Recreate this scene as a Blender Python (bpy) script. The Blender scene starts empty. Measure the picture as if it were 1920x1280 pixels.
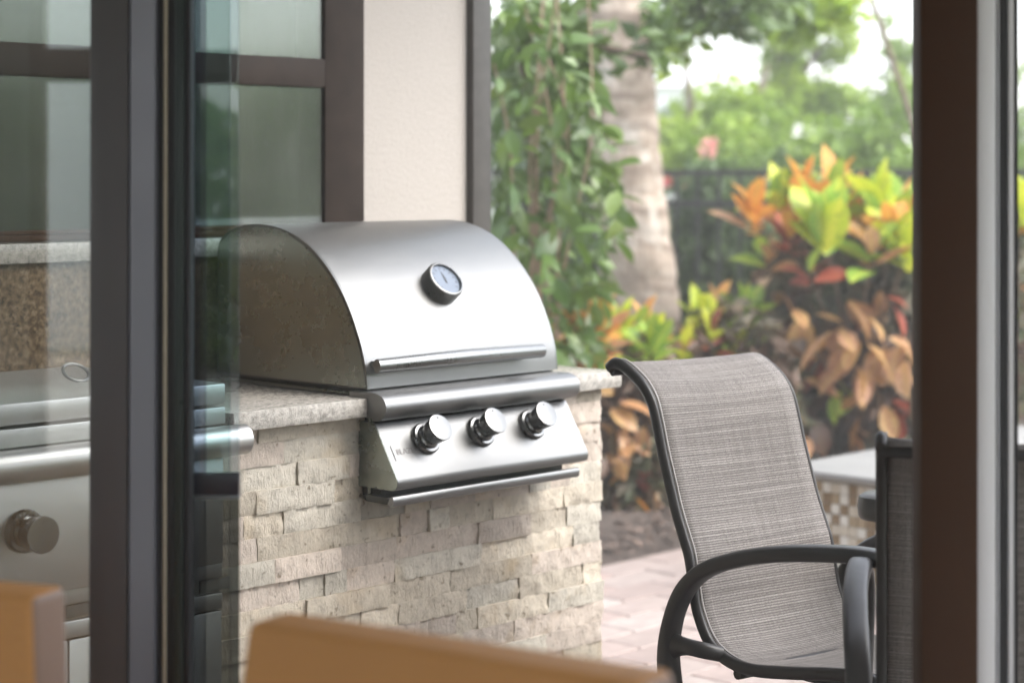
import bpy, bmesh, math, random
from mathutils import Vector, Matrix, noise
R = math.radians
S = bpy.context.scene
# ------------------------------------------------------------------ camera
cd = bpy.data.cameras.new('camera'); cam = bpy.data.objects.new('camera', cd)
S.collection.objects.link(cam); S.camera = cam
EYE = 1.413
cam.location = (0, 0, EYE); cam.rotation_euler = (R(90), 0, 0)
cd.sensor_width = 36; cd.lens = 3734 / 1920 * 36
cd.shift_y = -315 / 1920
cd.clip_start = 0.05; cd.clip_end = 600
cd.dof.use_dof = True; cd.dof.focus_distance = 4.05; cd.dof.aperture_fstop = 2.3; cd.dof.aperture_blades = 8
# ------------------------------------------------------------------ sky and sun
SUN_EL, SUN_AZ = 48, 108            # azimuth from +Y towards +X
w = bpy.data.worlds.new('World'); S.world = w; w.use_nodes = True
wn = w.node_tree; bg = wn.nodes['Background']
sk = wn.nodes.new('ShaderNodeTexSky'); sk.sky_type = 'NISHITA'; sk.sun_disc = False
sk.sun_elevation = R(SUN_EL); sk.sun_rotation = R(SUN_AZ)
sk.air_density = 1.0; sk.dust_density = 1.5; sk.ozone_density = 1.0
hs = wn.nodes.new('ShaderNodeHueSaturation'); hs.inputs['Saturation'].default_value = 0.35
wn.links.new(sk.outputs[0], hs.inputs['Color']); wn.links.new(hs.outputs[0], bg.inputs['Color'])
bg.inputs['Strength'].default_value = 0.15
sl = bpy.data.lights.new('sun', 'SUN'); sun = bpy.data.objects.new('sun', sl); S.collection.objects.link(sun)
sl.energy = .9; sl.angle = R(40); sl.color = (1, .95, .88)
d = Vector((math.sin(R(SUN_AZ)) * math.cos(R(SUN_EL)), math.cos(R(SUN_AZ)) * math.cos(R(SUN_EL)), math.sin(R(SUN_EL))))
sun.rotation_euler = d.to_track_quat('Z', 'Y').to_euler()
S.view_settings.view_transform = 'Standard'; S.view_settings.look = 'None'
S.view_settings.exposure = 2.45; S.view_settings.gamma = 1
S.cycles.use_denoising = True; S.cycles.max_bounces = 8; S.cycles.transparent_max_bounces = 24
S.cycles.sample_clamp_indirect = 8; S.cycles.caustics_reflective = False; S.cycles.caustics_refractive = False

# ------------------------------------------------------------------ helpers
rnd = random.Random(7)
C = S.collection
MATS = {}

class NT:
    def __init__(s, name):
        m = bpy.data.materials.new(name); m.use_nodes = True; s.m = m; s.t = m.node_tree
        s.b = s.t.nodes['Principled BSDF']; s.out = s.t.nodes['Material Output']
    def n(s, typ, **kw):
        x = s.t.nodes.new('ShaderNode' + typ)
        for k, v in kw.items():
            if k in x.inputs.keys(): x.inputs[k].default_value = v
            else: setattr(x, k, v)
        return x
    def l(s, a, b): s.t.links.new(a, b)
    def co(s, out='Object', scale=(1, 1, 1), rot=(0, 0, 0)):
        c = s.n('TexCoord'); mp = s.n('Mapping'); mp.inputs['Scale'].default_value = scale; mp.inputs['Rotation'].default_value = rot
        s.l(c.outputs[out], mp.inputs[0]); return mp.outputs[0]
    def noise(s, vec, scale, detail=4, rough=.55):
        x = s.n('TexNoise'); x.inputs['Scale'].default_value = scale; x.inputs['Detail'].default_value = detail
        x.inputs['Roughness'].default_value = rough
        if vec is not None: s.l(vec, x.inputs['Vector'])
        return x.outputs['Fac']
    def ramp(s, fac, stops, interp='LINEAR'):
        x = s.n('ValToRGB'); x.color_ramp.interpolation = interp; e = x.color_ramp.elements
        while len(e) < len(stops): e.new(.5)
        for i, (p, c) in enumerate(stops):
            e[i].position = p; e[i].color = (c + (1,)) if len(c) == 3 else c
        s.l(fac, x.inputs[0]); return x.outputs[0]
    def mix(s, f, a, b, mode='MIX'):
        x = s.n('MixRGB', blend_type=mode)
        for i, v in ((0, f), (1, a), (2, b)):
            if hasattr(v, 'is_linked'): s.l(v, x.inputs[i])
            elif i == 0: x.inputs[0].default_value = v
            else: x.inputs[i].default_value = tuple(v) + (1,)
        return x.outputs[0]
    def bump(s, h, strength=.4, dist=.002):
        x = s.n('Bump'); x.inputs['Strength'].default_value = strength; x.inputs['Distance'].default_value = dist
        s.l(h, x.inputs['Height']); s.l(x.outputs[0], s.b.inputs['Normal'])
    def set(s, **kw):
        for k, v in kw.items():
            k = k.replace('_', ' ')
            i = s.b.inputs[k]
            if hasattr(v, 'is_linked'): s.l(v, i)
            else: i.default_value = (tuple(v) + (1,)) if isinstance(v, tuple) and len(v) == 3 else v
        return s.m

def plain(name, col, rough=.5, metal=0., var=.12, vs=6., bump=0., bs=60., bd=.001, spec=.5):
    k = NT(name); v = k.co()
    f = k.noise(v, vs, 3)
    c = k.mix(f, tuple(x * (1 - var) for x in col), tuple(min(1, x * (1 + var)) for x in col))
    k.set(Base_Color=c, Metallic=metal, Specular_IOR_Level=spec)
    r2 = k.noise(v, vs * 3, 3)
    mr = k.n('MapRange'); mr.inputs['To Min'].default_value = max(0, rough - .07); mr.inputs['To Max'].default_value = min(1, rough + .07)
    k.l(r2, mr.inputs[0]); k.set(Roughness=mr.outputs[0])
    if bump: k.bump(k.noise(v, bs, 4), bump, bd)
    return k.m

class MB:
    """vertex / face collector"""
    def __init__(s): s.v = []; s.f = []; s.uv = None; s.mi = []
    def add(s, vs, fs, mi=0):
        o = len(s.v); s.v += [tuple(p) for p in vs]; s.f += [tuple(i + o for i in f) for f in fs]; s.mi += [mi] * len(fs); return s
    def box(s, x0, x1, y0, y1, z0, z1):
        return s.add([(x0,y0,z0),(x1,y0,z0),(x1,y1,z0),(x0,y1,z0),(x0,y0,z1),(x1,y0,z1),(x1,y1,z1),(x0,y1,z1)],
                     [(0,3,2,1),(4,5,6,7),(0,1,5,4),(1,2,6,5),(2,3,7,6),(3,0,4,7)])
    def prism(s, prof, x0, x1, caps=True):
        """closed (y,z) profile extruded along x"""
        n = len(prof)
        vs = [(x0, y, z) for y, z in prof] + [(x1, y, z) for y, z in prof]
        fs = [(i, (i + 1) % n, n + (i + 1) % n, n + i) for i in range(n)]
        if caps: fs += [tuple(range(n))[::-1], tuple(range(n, 2 * n))]
        return s.add(vs, fs)
    def sweep(s, pts, sec, side=None, closed_ends=True):
        """section sec(i) -> list of (a,b) offsets in frame (side, normal) along pts"""
        pts = [Vector(p) for p in pts]; n = len(pts); rings = []
        for i, p in enumerate(pts):
            t = (pts[min(i + 1, n - 1)] - pts[max(i - 1, 0)]).normalized()
            sd = Vector(side).normalized() if side else t.orthogonal().normalized()
            if side is None and rings:
                sd = (last - t * last.dot(t)).normalized()
            sd = (sd - t * sd.dot(t)).normalized()
            last = sd; nn = t.cross(sd)
            rings.append([p + sd * a + nn * b for a, b in sec(i / (n - 1))])
        m = len(rings[0]); vs = [q for r in rings for q in r]; fs = []
        for i in range(n - 1):
            for j in range(m):
                fs.append((i*m+j, i*m+(j+1)%m, (i+1)*m+(j+1)%m, (i+1)*m+j))
        if closed_ends: fs += [tuple(range(m))[::-1], tuple(range((n-1)*m, n*m))]
        return s.add(vs, fs)
    def tube(s, pts, r, m=10):
        rf = r if callable(r) else (lambda t: r)
        return s.sweep(pts, lambda t: [(rf(t)*math.cos(2*math.pi*j/m), rf(t)*math.sin(2*math.pi*j/m)) for j in range(m)])
    def lathe(s, prof, m=32, mat=None):
        """(r,z) profile about z; mat a Matrix"""
        vs = []; fs = []; n = len(prof)
        for r, z in prof:
            for j in range(m):
                a = 2*math.pi*j/m; p = Vector((r*math.cos(a), r*math.sin(a), z))
                vs.append(mat @ p if mat else p)
        for i in range(n - 1):
            for j in range(m): fs.append((i*m+j, i*m+(j+1)%m, (i+1)*m+(j+1)%m, (i+1)*m+j))
        fs.append(tuple(range(m))[::-1]); fs.append(tuple(range((n-1)*m, n*m)))
        return s.add(vs, fs)
    def shift(s, dx, dy, dz): s.v = [(a+dx, b+dy, c+dz) for a, b, c in s.v]; return s
    def mesh(s, name, mat=None, smooth=None):
        me = bpy.data.meshes.new(name); me.from_pydata(s.v, [], s.f)
        if s.uv:
            ul = me.uv_layers.new(name='UVMap')
            for lp in me.loops: ul.data[lp.index].uv = s.uv[lp.vertex_index]
        me.validate(); me.update()
        for x in (mat if isinstance(mat, (list, tuple)) else [mat]):
            if x: me.materials.append(x)
        if isinstance(mat, (list, tuple)) and len(me.polygons) == len(s.mi):
            me.polygons.foreach_set('material_index', s.mi)
        if smooth is not None:
            me.shade_smooth()
            if smooth < 180: me.set_sharp_from_angle(angle=R(smooth))
        return me

def rbox(x0, x1, y0, y1, z0, z1, r=.002, seg=2):
    bm = bmesh.new(); bmesh.ops.create_cube(bm, size=1)
    for v in bm.verts: v.co = Vector(((x0+x1)/2 + v.co.x*(x1-x0), (y0+y1)/2 + v.co.y*(y1-y0), (z0+z1)/2 + v.co.z*(z1-z0)))
    r = min(r, .45*min(x1-x0, y1-y0, z1-z0))
    bmesh.ops.bevel(bm, geom=bm.edges[:], offset=r, segments=seg, affect='EDGES', profile=.5)
    mb = MB(); mb.v = [tuple(v.co) for v in bm.verts]; mb.f = [tuple(v.index for v in f.verts) for f in bm.faces]; mb.mi = [0]*len(mb.f)
    bm.free(); return mb

def link(name, me, parent=None):
    o = bpy.data.objects.new(name, me); C.objects.link(o)
    if parent is not None: o.parent = parent
    return o
def obj(name, mb, mat, parent=None, smooth=35):
    return link(name, mb.mesh(name, mat, smooth), parent)
def tag(o, label, cat, group=None):
    o['label'] = label; o['category'] = cat
    if group: o['group'] = group
    return o
def thing(name, label, cat, loc=(0,0,0), rotz=0, group=None):
    o = bpy.data.objects.new(name, None); C.objects.link(o); o.empty_display_size = .1
    o.location = loc; o.rotation_euler = (0, 0, rotz); return tag(o, label, cat, group)
def struct(name, mb, mat, parent=None, smooth=None):
    o = obj(name, mb, mat, parent, smooth)
    if parent is None: o['kind'] = 'structure'
    return o
def stuff(o): o['kind'] = 'stuff'; return o
def copy_tree(o, parent=None):
    c = o.copy(); C.objects.link(c)
    if parent: c.parent = parent
    for ch in list(o.children): copy_tree(ch, c)
    return c

# the kitchen runs at 46 degrees to the view: s along its front, t into its depth
TH = math.atan2(.722, .692); U = Vector((math.cos(TH), math.sin(TH), 0)); V = Vector((-U.y, U.x, 0)); KO = Vector((-.5644, 4.1, 0))
def K(s, t, z=0): return KO + U*s + V*t + Vector((0, 0, z))
def kthing(name, label, cat, s=0, t=0, z=0, group=None):
    o = thing(name, label, cat, K(s, t, z), TH, group); o['_o'] = (s, t, z); KOFF[o.name] = (s, t, z); del o['_o']; return o
KOFF = {}
def kpart(name, mb, mat, parent, smooth=35):
    s, t, z = KOFF[parent.name]; mb.shift(-s, -t, -z); return obj(name, mb, mat, parent, smooth)
def ray(px, py, Y): return Vector(((px-960)/3734*Y, Y, EYE - (py-325)/3734*Y))   # a photo point at its real depth

# ------------------------------------------------------------------ materials
def steel(name, col=(.72,.71,.70), rough=.28, scale=(1.5, 90, 90), bump=.05):
    k = NT(name); v = k.co(scale=scale); f = k.noise(v, 6, 5, .7)
    f2 = k.noise(k.co(), 5, 3)
    c = k.mix(f, tuple(x*.9 for x in col), col); c = k.mix(f2, tuple(x*.86 for x in col), c)
    mr = k.n('MapRange'); mr.inputs['To Min'].default_value = rough-.06; mr.inputs['To Max'].default_value = rough+.1; f3 = k.noise(k.co(scale=(1,1,1.6)), 9, 5, .65); fm = k.n('Math', operation='MULTIPLY_ADD'); k.l(f3, fm.inputs[0]); fm.inputs[1].default_value = .9; k.l(f, fm.inputs[2]); fs = k.n('Math', operation='SUBTRACT'); k.l(fm.outputs[0], fs.inputs[0]); fs.inputs[1].default_value = .45; k.l(fs.outputs[0], mr.inputs[0])
    c = k.mix(k.ramp(k.noise(k.co(), 38, 3), [(.68,(0,0,0)),(.78,(.12,.12,.12))]), c, tuple(x*.7 for x in col))
    k.set(Base_Color=c, Metallic=1., Roughness=mr.outputs[0]); k.bump(f, bump, .0005)
    b2 = k.n('Bump'); b2.inputs['Strength'].default_value = .12; b2.inputs['Distance'].default_value = .004; k.l(k.noise(k.co(), 5, 2), b2.inputs['Height']); k.l(k.b.inputs['Normal'].links[0].from_socket, b2.inputs['Normal']); k.l(b2.outputs[0], k.b.inputs['Normal']); return k.m
M = {}
M['steel'] = steel('brushed_steel', (.25,.25,.247), .40)
M['steel_light'] = steel('brushed_steel_light', (.56,.555,.545), .40)
M['steel_side'] = steel('polished_steel', (.34,.37,.34), .26, (2, 2, 2), .0)
M['steel_knob'] = steel('knob_steel', (.25,.25,.245), .27, (60, 60, 2), .04)
M['steel_face'] = steel('turned_steel', (.22,.22,.215), .3, (8, 8, 8), .03)
M['dark_metal'] = plain('dark_bracket', (.08,.08,.075), .5, .6)
M['white_dial'] = plain('dial_face', (.15,.18,.23), .25, 0, .03)
M['ink'] = plain('engraving', (.03,.03,.03), .6)
M['print'] = plain('faint_print', (.16,.15,.15), .5, .4, .05)
M['bronze'] = plain('bronze_aluminium', (.040,.0175,.0075), .6, .0, .2, 3, .05, 300, .0003, .12)
M['bronze_grey'] = plain('grey_bronze_aluminium', (.060,.055,.058), .38, .0, .08, 3, .05, 300, .0003)
M['bronze_pale'] = plain('satin_bronze_face', (.095,.098,.12), .35, .2, .08, 3)
M['alu'] = plain('pale_aluminium', (.58,.59,.62), .4, .1, .05, 2)
M['gasket'] = plain('black_gasket', (.006,.006,.008), .6, 0, .3, 40, .5, 90, .002)
M['gasket_green'] = plain('dark_green_seal', (.009,.018,.016), .3, 0, .2, 10)
M['beige'] = plain('beige_weatherstrip', (.36,.32,.25), .8, 0, .15, 60, .5, 400, .001)
M['fence'] = plain('black_powder_coat', (.012,.012,.012), .5)
M['frame'] = plain('chair_powder_coat', (.030,.027,.026), .42, 0, .25, 9, .08, 500, .0004)
M['table_metal'] = plain('table_powder_coat', (.045,.044,.042), .4, 0, .15, 9)
M['plaster'] = plain('interior_paint', (.55,.51,.45), .8, 0, .04, 2)
M['ceiling'] = plain('ceiling_paint', (.7,.68,.64), .8, 0, .03, 2)
M['wood_dark'] = plain('dark_wood_leg', (.05,.025,.013), .4)

k = NT('stucco'); v = k.co(); f = k.noise(v, 90, 6, .7)
c = k.mix(k.noise(v, 1.2, 3), (.37,.335,.305), (.42,.385,.355)); c = k.mix(k.n('Math', operation='MULTIPLY').outputs[0] if 0 else .12, c, k.ramp(f, [(.3,(.28,.25,.2)),(.7,(.6,.56,.5))]))
k.set(Base_Color=c, Roughness=.9); k.bump(f, .5, .004); M['stucco'] = k.m

def granite(name, cols, scale, rough=.2):
    k = NT(name); v = k.co()
    a = k.noise(v, scale, 6, .75); b = k.noise(v, scale*.23, 4, .6)
    vo = k.n('TexVoronoi'); vo.inputs['Scale'].default_value = scale*1.3; k.l(v, vo.inputs['Vector'])
    base = k.ramp(a, [(.33, cols[0]), (.46, cols[1]), (.56, cols[2]), (.68, cols[3])])
    dark = k.ramp(vo.outputs['Distance'], [(.12, (1,1,1)), (.34, (0,0,0))])
    m2 = k.n('Math', operation='MULTIPLY'); k.l(dark, m2.inputs[0]); k.l(k.ramp(b, [(.46,(0,0,0)),(.6,(1,1,1))]), m2.inputs[1])
    c = k.mix(m2.outputs[0], base, cols[0]); k.set(Base_Color=c, Roughness=rough); k.bump(a, .1, .001); return k.m
M['granite'] = granite('granite_top', [(.10,.095,.09), (.33,.31,.28), (.44,.41,.37), (.55,.52,.48)], 95, .18)
M['granite_brown'] = granite('granite_brown', [(.012,.009,.007), (.11,.07,.04), (.20,.14,.085), (.33,.26,.18)], 75, .25)
k = NT('granite_edge'); v = k.co(); a = k.noise(v, 60, 7, .75); b = k.noise(v, 14, 3)
c = k.ramp(a, [(.3,(.16,.15,.13)),(.45,(.38,.35,.31)),(.6,(.55,.52,.47)),(.75,(.3,.27,.23))]); c = k.mix(b, c, k.ramp(a,[(.35,(.24,.23,.21)),(.65,(.6,.57,.53))]))
k.set(Base_Color=c, Roughness=.7); k.bump(a, .9, .006); M['granite_edge'] = k.m

def stone_mat(name, tint):
    k = NT(name); v = k.co(); oi = k.n('ObjectInfo')
    vv = k.n('VectorMath', operation='ADD'); k.l(v, vv.inputs[0]); k.l(oi.outputs['Random'], vv.inputs[1])
    v = vv.outputs[0]
    a = k.noise(v, 34, 7, .68); b = k.noise(v, 8, 3)
    c = k.ramp(a, [(.26, tuple(x*.60 for x in tint)), (.42, tuple(x*.88 for x in tint)), (.6, tint), (.8, tuple(min(1, x*1.12) for x in tint))])
    o = k.ramp(b, [(.56, (0,0,0)), (.74, (.5,.5,.5))]); c = k.mix(o, c, (.50,.36,.19))
    ps = k.ramp(k.noise(v, 55, 2), [(.27,(.42,.38,.31)),(.36,(1,1,1))]); c = k.mix(.8, c, ps, 'MULTIPLY')
    p2 = k.ramp(k.noise(k.co(scale=(2.6,1,.7)), 48, 3, .6), [(.27,(.30,.25,.19)),(.35,(1,1,1))]); c = k.mix(.75, c, p2, 'MULTIPLY')
    br = k.n('MapRange'); br.inputs['To Min'].default_value = .82; br.inputs['To Max'].default_value = 1.12; k.l(oi.outputs['Random'], br.inputs[0])
    hv = k.n('HueSaturation'); k.l(br.outputs[0], hv.inputs['Value']); k.l(c, hv.inputs['Color'])
    k.set(Base_Color=hv.outputs[0], Roughness=.9)
    cr = k.noise(k.co(scale=(1.9, 1, .8)), 75, 7, .75); k.bump(cr, .9, .010); return k.m
STONES = [stone_mat('travertine', (.70,.62,.505)), stone_mat('travertine_pink', (.70,.605,.52)), stone_mat('travertine_grey', (.66,.61,.52))]

k = NT('sling_fabric'); tc = k.n('TexCoord'); mp = k.n('Mapping'); k.l(tc.outputs['UV'], mp.inputs[0])
def wave(k, vec, sc, axis, dist=0):
    x = k.n('TexWave', bands_direction=axis); x.inputs['Scale'].default_value = sc; x.inputs['Distortion'].default_value = dist; x.inputs['Detail'].default_value = 1
    k.l(vec, x.inputs['Vector']); return x.outputs['Fac']
uvv = mp.outputs[0]
w1 = wave(k, uvv, 84, 'X', .8); w2 = wave(k, uvv, 58, 'Y', 1.0)
st = k.n('Mapping'); st.inputs['Scale'].default_value = (2.2, 210, 1); k.l(tc.outputs['UV'], st.inputs[0]); streak = k.noise(st.outputs[0], 1.0, 4, .7)
st2 = k.n('Mapping'); st2.inputs['Scale'].default_value = (240, 5, 1); k.l(tc.outputs['UV'], st2.inputs[0]); streak2 = k.noise(st2.outputs[0], 1.0, 3, .7)
mm = k.n('Math', operation='MULTIPLY'); k.l(w1, mm.inputs[0]); k.l(w2, mm.inputs[1])
sp = k.n('Mapping'); sp.inputs['Scale'].default_value = (420, 330, 1); k.l(tc.outputs['UV'], sp.inputs[0]); speck = k.noise(sp.outputs[0], 1., 2)
c = k.ramp(streak, [(.36,(.17,.148,.135)),(.5,(.33,.295,.27)),(.64,(.54,.495,.46))])
c = k.mix(.35, c, k.ramp(streak2, [(.35,(.25,.225,.21)),(.65,(.55,.51,.485))]))
c = k.mix(k.ramp(mm.outputs[0], [(.0,(.85,.85,.85)),(.28,(.0,.0,.0))]), c, (.035,.03,.03))
c = k.mix(k.ramp(speck, [(.34,(.9,.9,.9)),(.43,(0,0,0))]), c, (.05,.044,.042))
dif = k.n('BsdfTranslucent'); k.l(c, dif.inputs[0]); ms = k.n('MixShader'); ms.inputs[0].default_value = .25
k.set(Base_Color=c, Roughness=.75); k.bump(mm.outputs[0], .5, .001)
k.l(k.b.outputs[0], ms.inputs[1]); k.l(dif.outputs[0], ms.inputs[2]); k.l(ms.outputs[0], k.out.inputs[0]); M['sling'] = k.m

k = NT('tan_leather'); v = k.co(); vo = k.n('TexVoronoi'); vo.inputs['Scale'].default_value = 420; k.l(v, vo.inputs['Vector'])
c = k.mix(k.noise(v, 6, 3), (.43,.205,.065), (.49,.24,.08)); k.set(Base_Color=c, Roughness=.6, Specular_IOR_Level=.25); k.bump(k.noise(k.co(), 9, 5, .7), .5, .012); M['leather'] = k.m
M['leather_side'] = plain('shaded_leather', (.19,.115,.08), .5, 0, .08, 6, .2, 300, .0005)  # darker copy of the tan leather, shade put into the side colour

def glassy(name, tint, gloss, rough=.0, grid=None, dust=0.):
    k = NT(name); t = k.t; t.nodes.remove(k.b)
    tr = k.n('BsdfTransparent'); tr.inputs[0].default_value = tint + (1,)
    gl = k.n('BsdfGlossy'); gl.inputs['Roughness'].default_value = rough; gl.inputs[0].default_value = (.93,1,.98,1)
    mx = k.n('MixShader'); mx.inputs[0].default_value = gloss
    k.l(tr.outputs[0], mx.inputs[1]); k.l(gl.outputs[0], mx.inputs[2]); last = mx.outputs[0]
    if dust:
        v = k.co(); f = k.noise(v, 260, 2, .6); df = k.n('BsdfDiffuse'); df.inputs[0].default_value = (.55,.55,.5,1)
        sm = k.noise(k.co(scale=(30,30,.8)), 2, 3)
        m1 = k.ramp(f, [(.70,(0,0,0)),(.74,(.35,.35,.35))]); m2 = k.n('Math', operation='MULTIPLY_ADD'); k.l(sm, m2.inputs[0]); m2.inputs[1].default_value = dust; k.l(m1, m2.inputs[2])
        m3 = k.n('MixShader'); k.l(m2.outputs[0], m3.inputs[0]); k.l(last, m3.inputs[1]); k.l(df.outputs[0], m3.inputs[2]); last = m3.outputs[0]
    k.l(last, k.out.inputs[0]); return k.m
M['door_glass'] = glassy('door_glass', (.96,.98,.97), .10)
M['strip_glass'] = glassy('tinted_glass', (.03,.05,.055), .13)
M['strip_glass2'] = glassy('tinted_glass_pale', (.05,.09,.10), .18)
M['house_glass'] = glassy('house_window_glass', (.46,.53,.47), .105, .10, None, .08)
M['table_glass'] = glassy('table_glass', (.5,.6,.6), .4, .02)

k = NT('insect_mesh'); t = k.t; t.nodes.remove(k.b); v = k.co()
wx = wave(k, v, 96, 'X'); wz = wave(k, v, 96, 'Z'); mxm = k.n('Math', operation='MAXIMUM'); k.l(wx, mxm.inputs[0]); k.l(wz, mxm.inputs[1])
fac = k.ramp(mxm.outputs[0], [(.72,(.02,.02,.02)),(.95,(.5,.5,.5))])
tr = k.n('BsdfTransparent'); df = k.n('BsdfDiffuse'); df.inputs[0].default_value = (.16,.155,.15,1); mx = k.n('MixShader')
k.l(fac, mx.inputs[0]); k.l(tr.outputs[0], mx.inputs[1]); k.l(df.outputs[0], mx.inputs[2]); k.l(mx.outputs[0], k.out.inputs[0]); M['mesh'] = k.m

def leaf_mat(name, cols, vein=None, trans=.35, rough=.42, var=True, spec=.5):
    k = NT(name); oi = k.n('ObjectInfo'); v = k.co()
    if var: k0 = k.ramp(oi.outputs['Random'], [(i/(len(cols)-1) if len(cols) > 1 else 0, c) for i, c in enumerate(cols)])
    else: k0 = k.ramp(k.noise(v, 2.3, 3), [(.3 + .4*i/(len(cols)-1), c) for i, c in enumerate(cols)])
    c = k0
    if vein:
        tc = k.n('TexCoord'); sx = k.n('SeparateXYZ'); k.l(tc.outputs['Generated'], sx.inputs[0])
        a = k.n('Math', operation='SUBTRACT'); k.l(sx.outputs[0], a.inputs[0]); a.inputs[1].default_value = .5
        b = k.n('Math', operation='ABSOLUTE'); k.l(a.outputs[0], b.inputs[0])
        c = k.mix(k.ramp(b.outputs[0], [(.03,(.8,.8,.8)),(.16,(0,0,0))]), c, vein)
        blot = k.ramp(k.noise(v, 22, 3), [(.46,(0,0,0)),(.58,(.75,.75,.75))]); c = k.mix(blot, c, vein); b2 = k.ramp(k.noise(v, 9, 4), [(.55,(0,0,0)),(.66,(.6,.6,.6))]); c = k.mix(b2, c, (.20,.05,.03) if vein[0] > vein[1] else (.10,.22,.03))
    tl = k.n('BsdfTranslucent'); k.l(c, tl.inputs[0]); ms = k.n('MixShader'); ms.inputs[0].default_value = trans
    k.set(Base_Color=c, Roughness=rough, Specular_IOR_Level=spec)
    k.l(k.b.outputs[0], ms.inputs[1]); k.l(tl.outputs[0], ms.inputs[2]); k.l(ms.outputs[0], k.out.inputs[0]); return k.m
LM = {
 'green':  leaf_mat('croton_green', [(.10,.26,.035),(.16,.36,.05),(.22,.42,.06)], (.50,.58,.08)),
 'lime':   leaf_mat('croton_lime', [(.30,.44,.03),(.46,.55,.03),(.60,.62,.03)], (.62,.62,.06)),
 'orange': leaf_mat('croton_orange', [(.62,.20,.035),(.70,.28,.06),(.58,.30,.10)], (.72,.42,.08)),
 'red':    leaf_mat('croton_red', [(.22,.035,.03),(.32,.07,.05),(.14,.03,.025)], (.45,.12,.06)),
 'tan':    leaf_mat('croton_tan', [(.50,.33,.11),(.56,.38,.15),(.48,.26,.12)], (.50,.25,.12)),
 'pink':   leaf_mat('croton_pink', [(.50,.27,.17),(.44,.22,.15),(.52,.34,.22)], (.56,.36,.14)),
 'dark':   leaf_mat('croton_dark', [(.055,.035,.025),(.09,.05,.035),(.05,.06,.03)], (.14,.08,.04)),
}
M['vine'] = leaf_mat('vine_leaf', [(.065,.12,.03),(.11,.18,.045),(.10,.17,.025),(.18,.25,.07)], None, .3, .3)
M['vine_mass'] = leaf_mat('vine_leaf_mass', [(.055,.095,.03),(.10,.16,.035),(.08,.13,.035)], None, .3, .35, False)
M['tree_bright'] = leaf_mat('bright_foliage', [(.15,.25,.025),(.26,.38,.04),(.40,.50,.07)], None, .4, .5, False)
M['tree_mid'] = leaf_mat('mid_foliage', [(.10,.17,.03),(.17,.27,.04),(.27,.38,.06)], None, .35, .5, False)
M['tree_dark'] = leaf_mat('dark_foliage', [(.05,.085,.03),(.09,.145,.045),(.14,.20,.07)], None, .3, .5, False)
M['bark'] = plain('grey_brown_bark', (.16,.12,.09), .9, 0, .3, 12, .6, 40, .01)
M['twig'] = plain('pinkish_twig', (.30,.20,.15), .8, 0, .25, 12)
k = NT('palm_bark'); v = k.co(); a = k.noise(k.co(scale=(1,1,3.)), 6, 5, .6); b = k.noise(k.co(scale=(14,14,1.2)), 3, 4)
c = k.ramp(a, [(.3,(.24,.18,.135)),(.5,(.43,.34,.27)),(.68,(.56,.475,.40))]); c = k.mix(.35, c, k.ramp(b,[(.35,(.18,.14,.11)),(.65,(.52,.45,.38))]))
wv = k.n('TexWave', bands_direction='Z'); wv.inputs['Scale'].default_value = 1.75; wv.inputs['Distortion'].default_value = 5.0; wv.inputs['Detail'].default_value = 3; wv.inputs['Detail Scale'].default_value = 1.5; k.l(k.co(), wv.inputs['Vector'])
c = k.mix(k.ramp(wv.outputs['Fac'], [(.06,(.65,.65,.65)),(.3,(0,0,0))]), c, (.17,.13,.10))
c = k.mix(k.ramp(k.noise(k.co(scale=(1,1,1.5)), 7, 5, .7), [(.5,(0,0,0)),(.62,(.7,.7,.7))]), c, (.20,.16,.12)); c = k.mix(k.ramp(k.noise(k.co(), 4.3, 3), [(.56,(0,0,0)),(.66,(.6,.6,.6))]), c, (.62,.58,.52))
k.set(Base_Color=c, Roughness=.9); k.bump(b, .7, .02); M['palm'] = k.m

def ground_mat(name, stops, scale, bump=.5, bd=.02, rough=.9):
    k = NT(name); v = k.co(); a = k.noise(v, scale, 6, .7); b = k.noise(v, scale*.1, 3)
    c = k.ramp(a, stops); c = k.mix(b, c, k.mix(.5, c, stops[1][1])); k.set(Base_Color=c, Roughness=rough); k.bump(a, bump, bd); return k.m
M['lawn'] = ground_mat('lawn', [(.3,(.03,.055,.015)),(.5,(.06,.10,.03)),(.7,(.10,.14,.05))], 8)
M['mulch'] = ground_mat('mulch', [(.3,(.035,.026,.022)),(.5,(.09,.068,.056)),(.72,(.19,.15,.125))], 34, 1, .03)
M['joint'] = ground_mat('paver_bedding', [(.3,(.22,.18,.16)),(.5,(.32,.27,.24)),(.7,(.4,.35,.32))], 20)
k = NT('paver'); v = k.co(); oi = k.n('ObjectInfo'); a = k.noise(v, 14, 5, .6)
c = k.ramp(oi.outputs['Random'], [(0,(.28,.215,.195)),(.35,(.34,.285,.26)),(.7,(.32,.24,.215)),(1,(.38,.335,.31))]); c = k.mix(k.ramp(a,[(.35,(.5,.5,.5)),(.6,(0,0,0))]), c, (.22,.175,.16))
k.set(Base_Color=c, Roughness=.7); k.bump(k.noise(v, 80, 4), .3, .003); M['paver'] = k.m
M['tile_floor'] = plain('interior_tile', (.35,.31,.27), .35, 0, .1, 2)
M['cap_stone'] = plain('pale_coping', (.25,.245,.235), .6, 0, .08, 6, .2, 60, .002)
TILE = [plain('mosaic_%s' % n, c, .25, 0, .12, 30) for n, c in (('brown',(.24,.17,.10)),('tan',(.36,.28,.18)),('cream',(.55,.50,.41)),('white',(.68,.66,.60)))]
M['grout'] = plain('grout', (.45,.42,.37), .9)
M['white_wall'] = plain('white_render', (.8,.8,.8), .8, 0, .03)
M['roof'] = plain('grey_roof', (.22,.23,.26), .7)
M['far_glass'] = plain('dark_window', (.10,.12,.16), .15)
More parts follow.
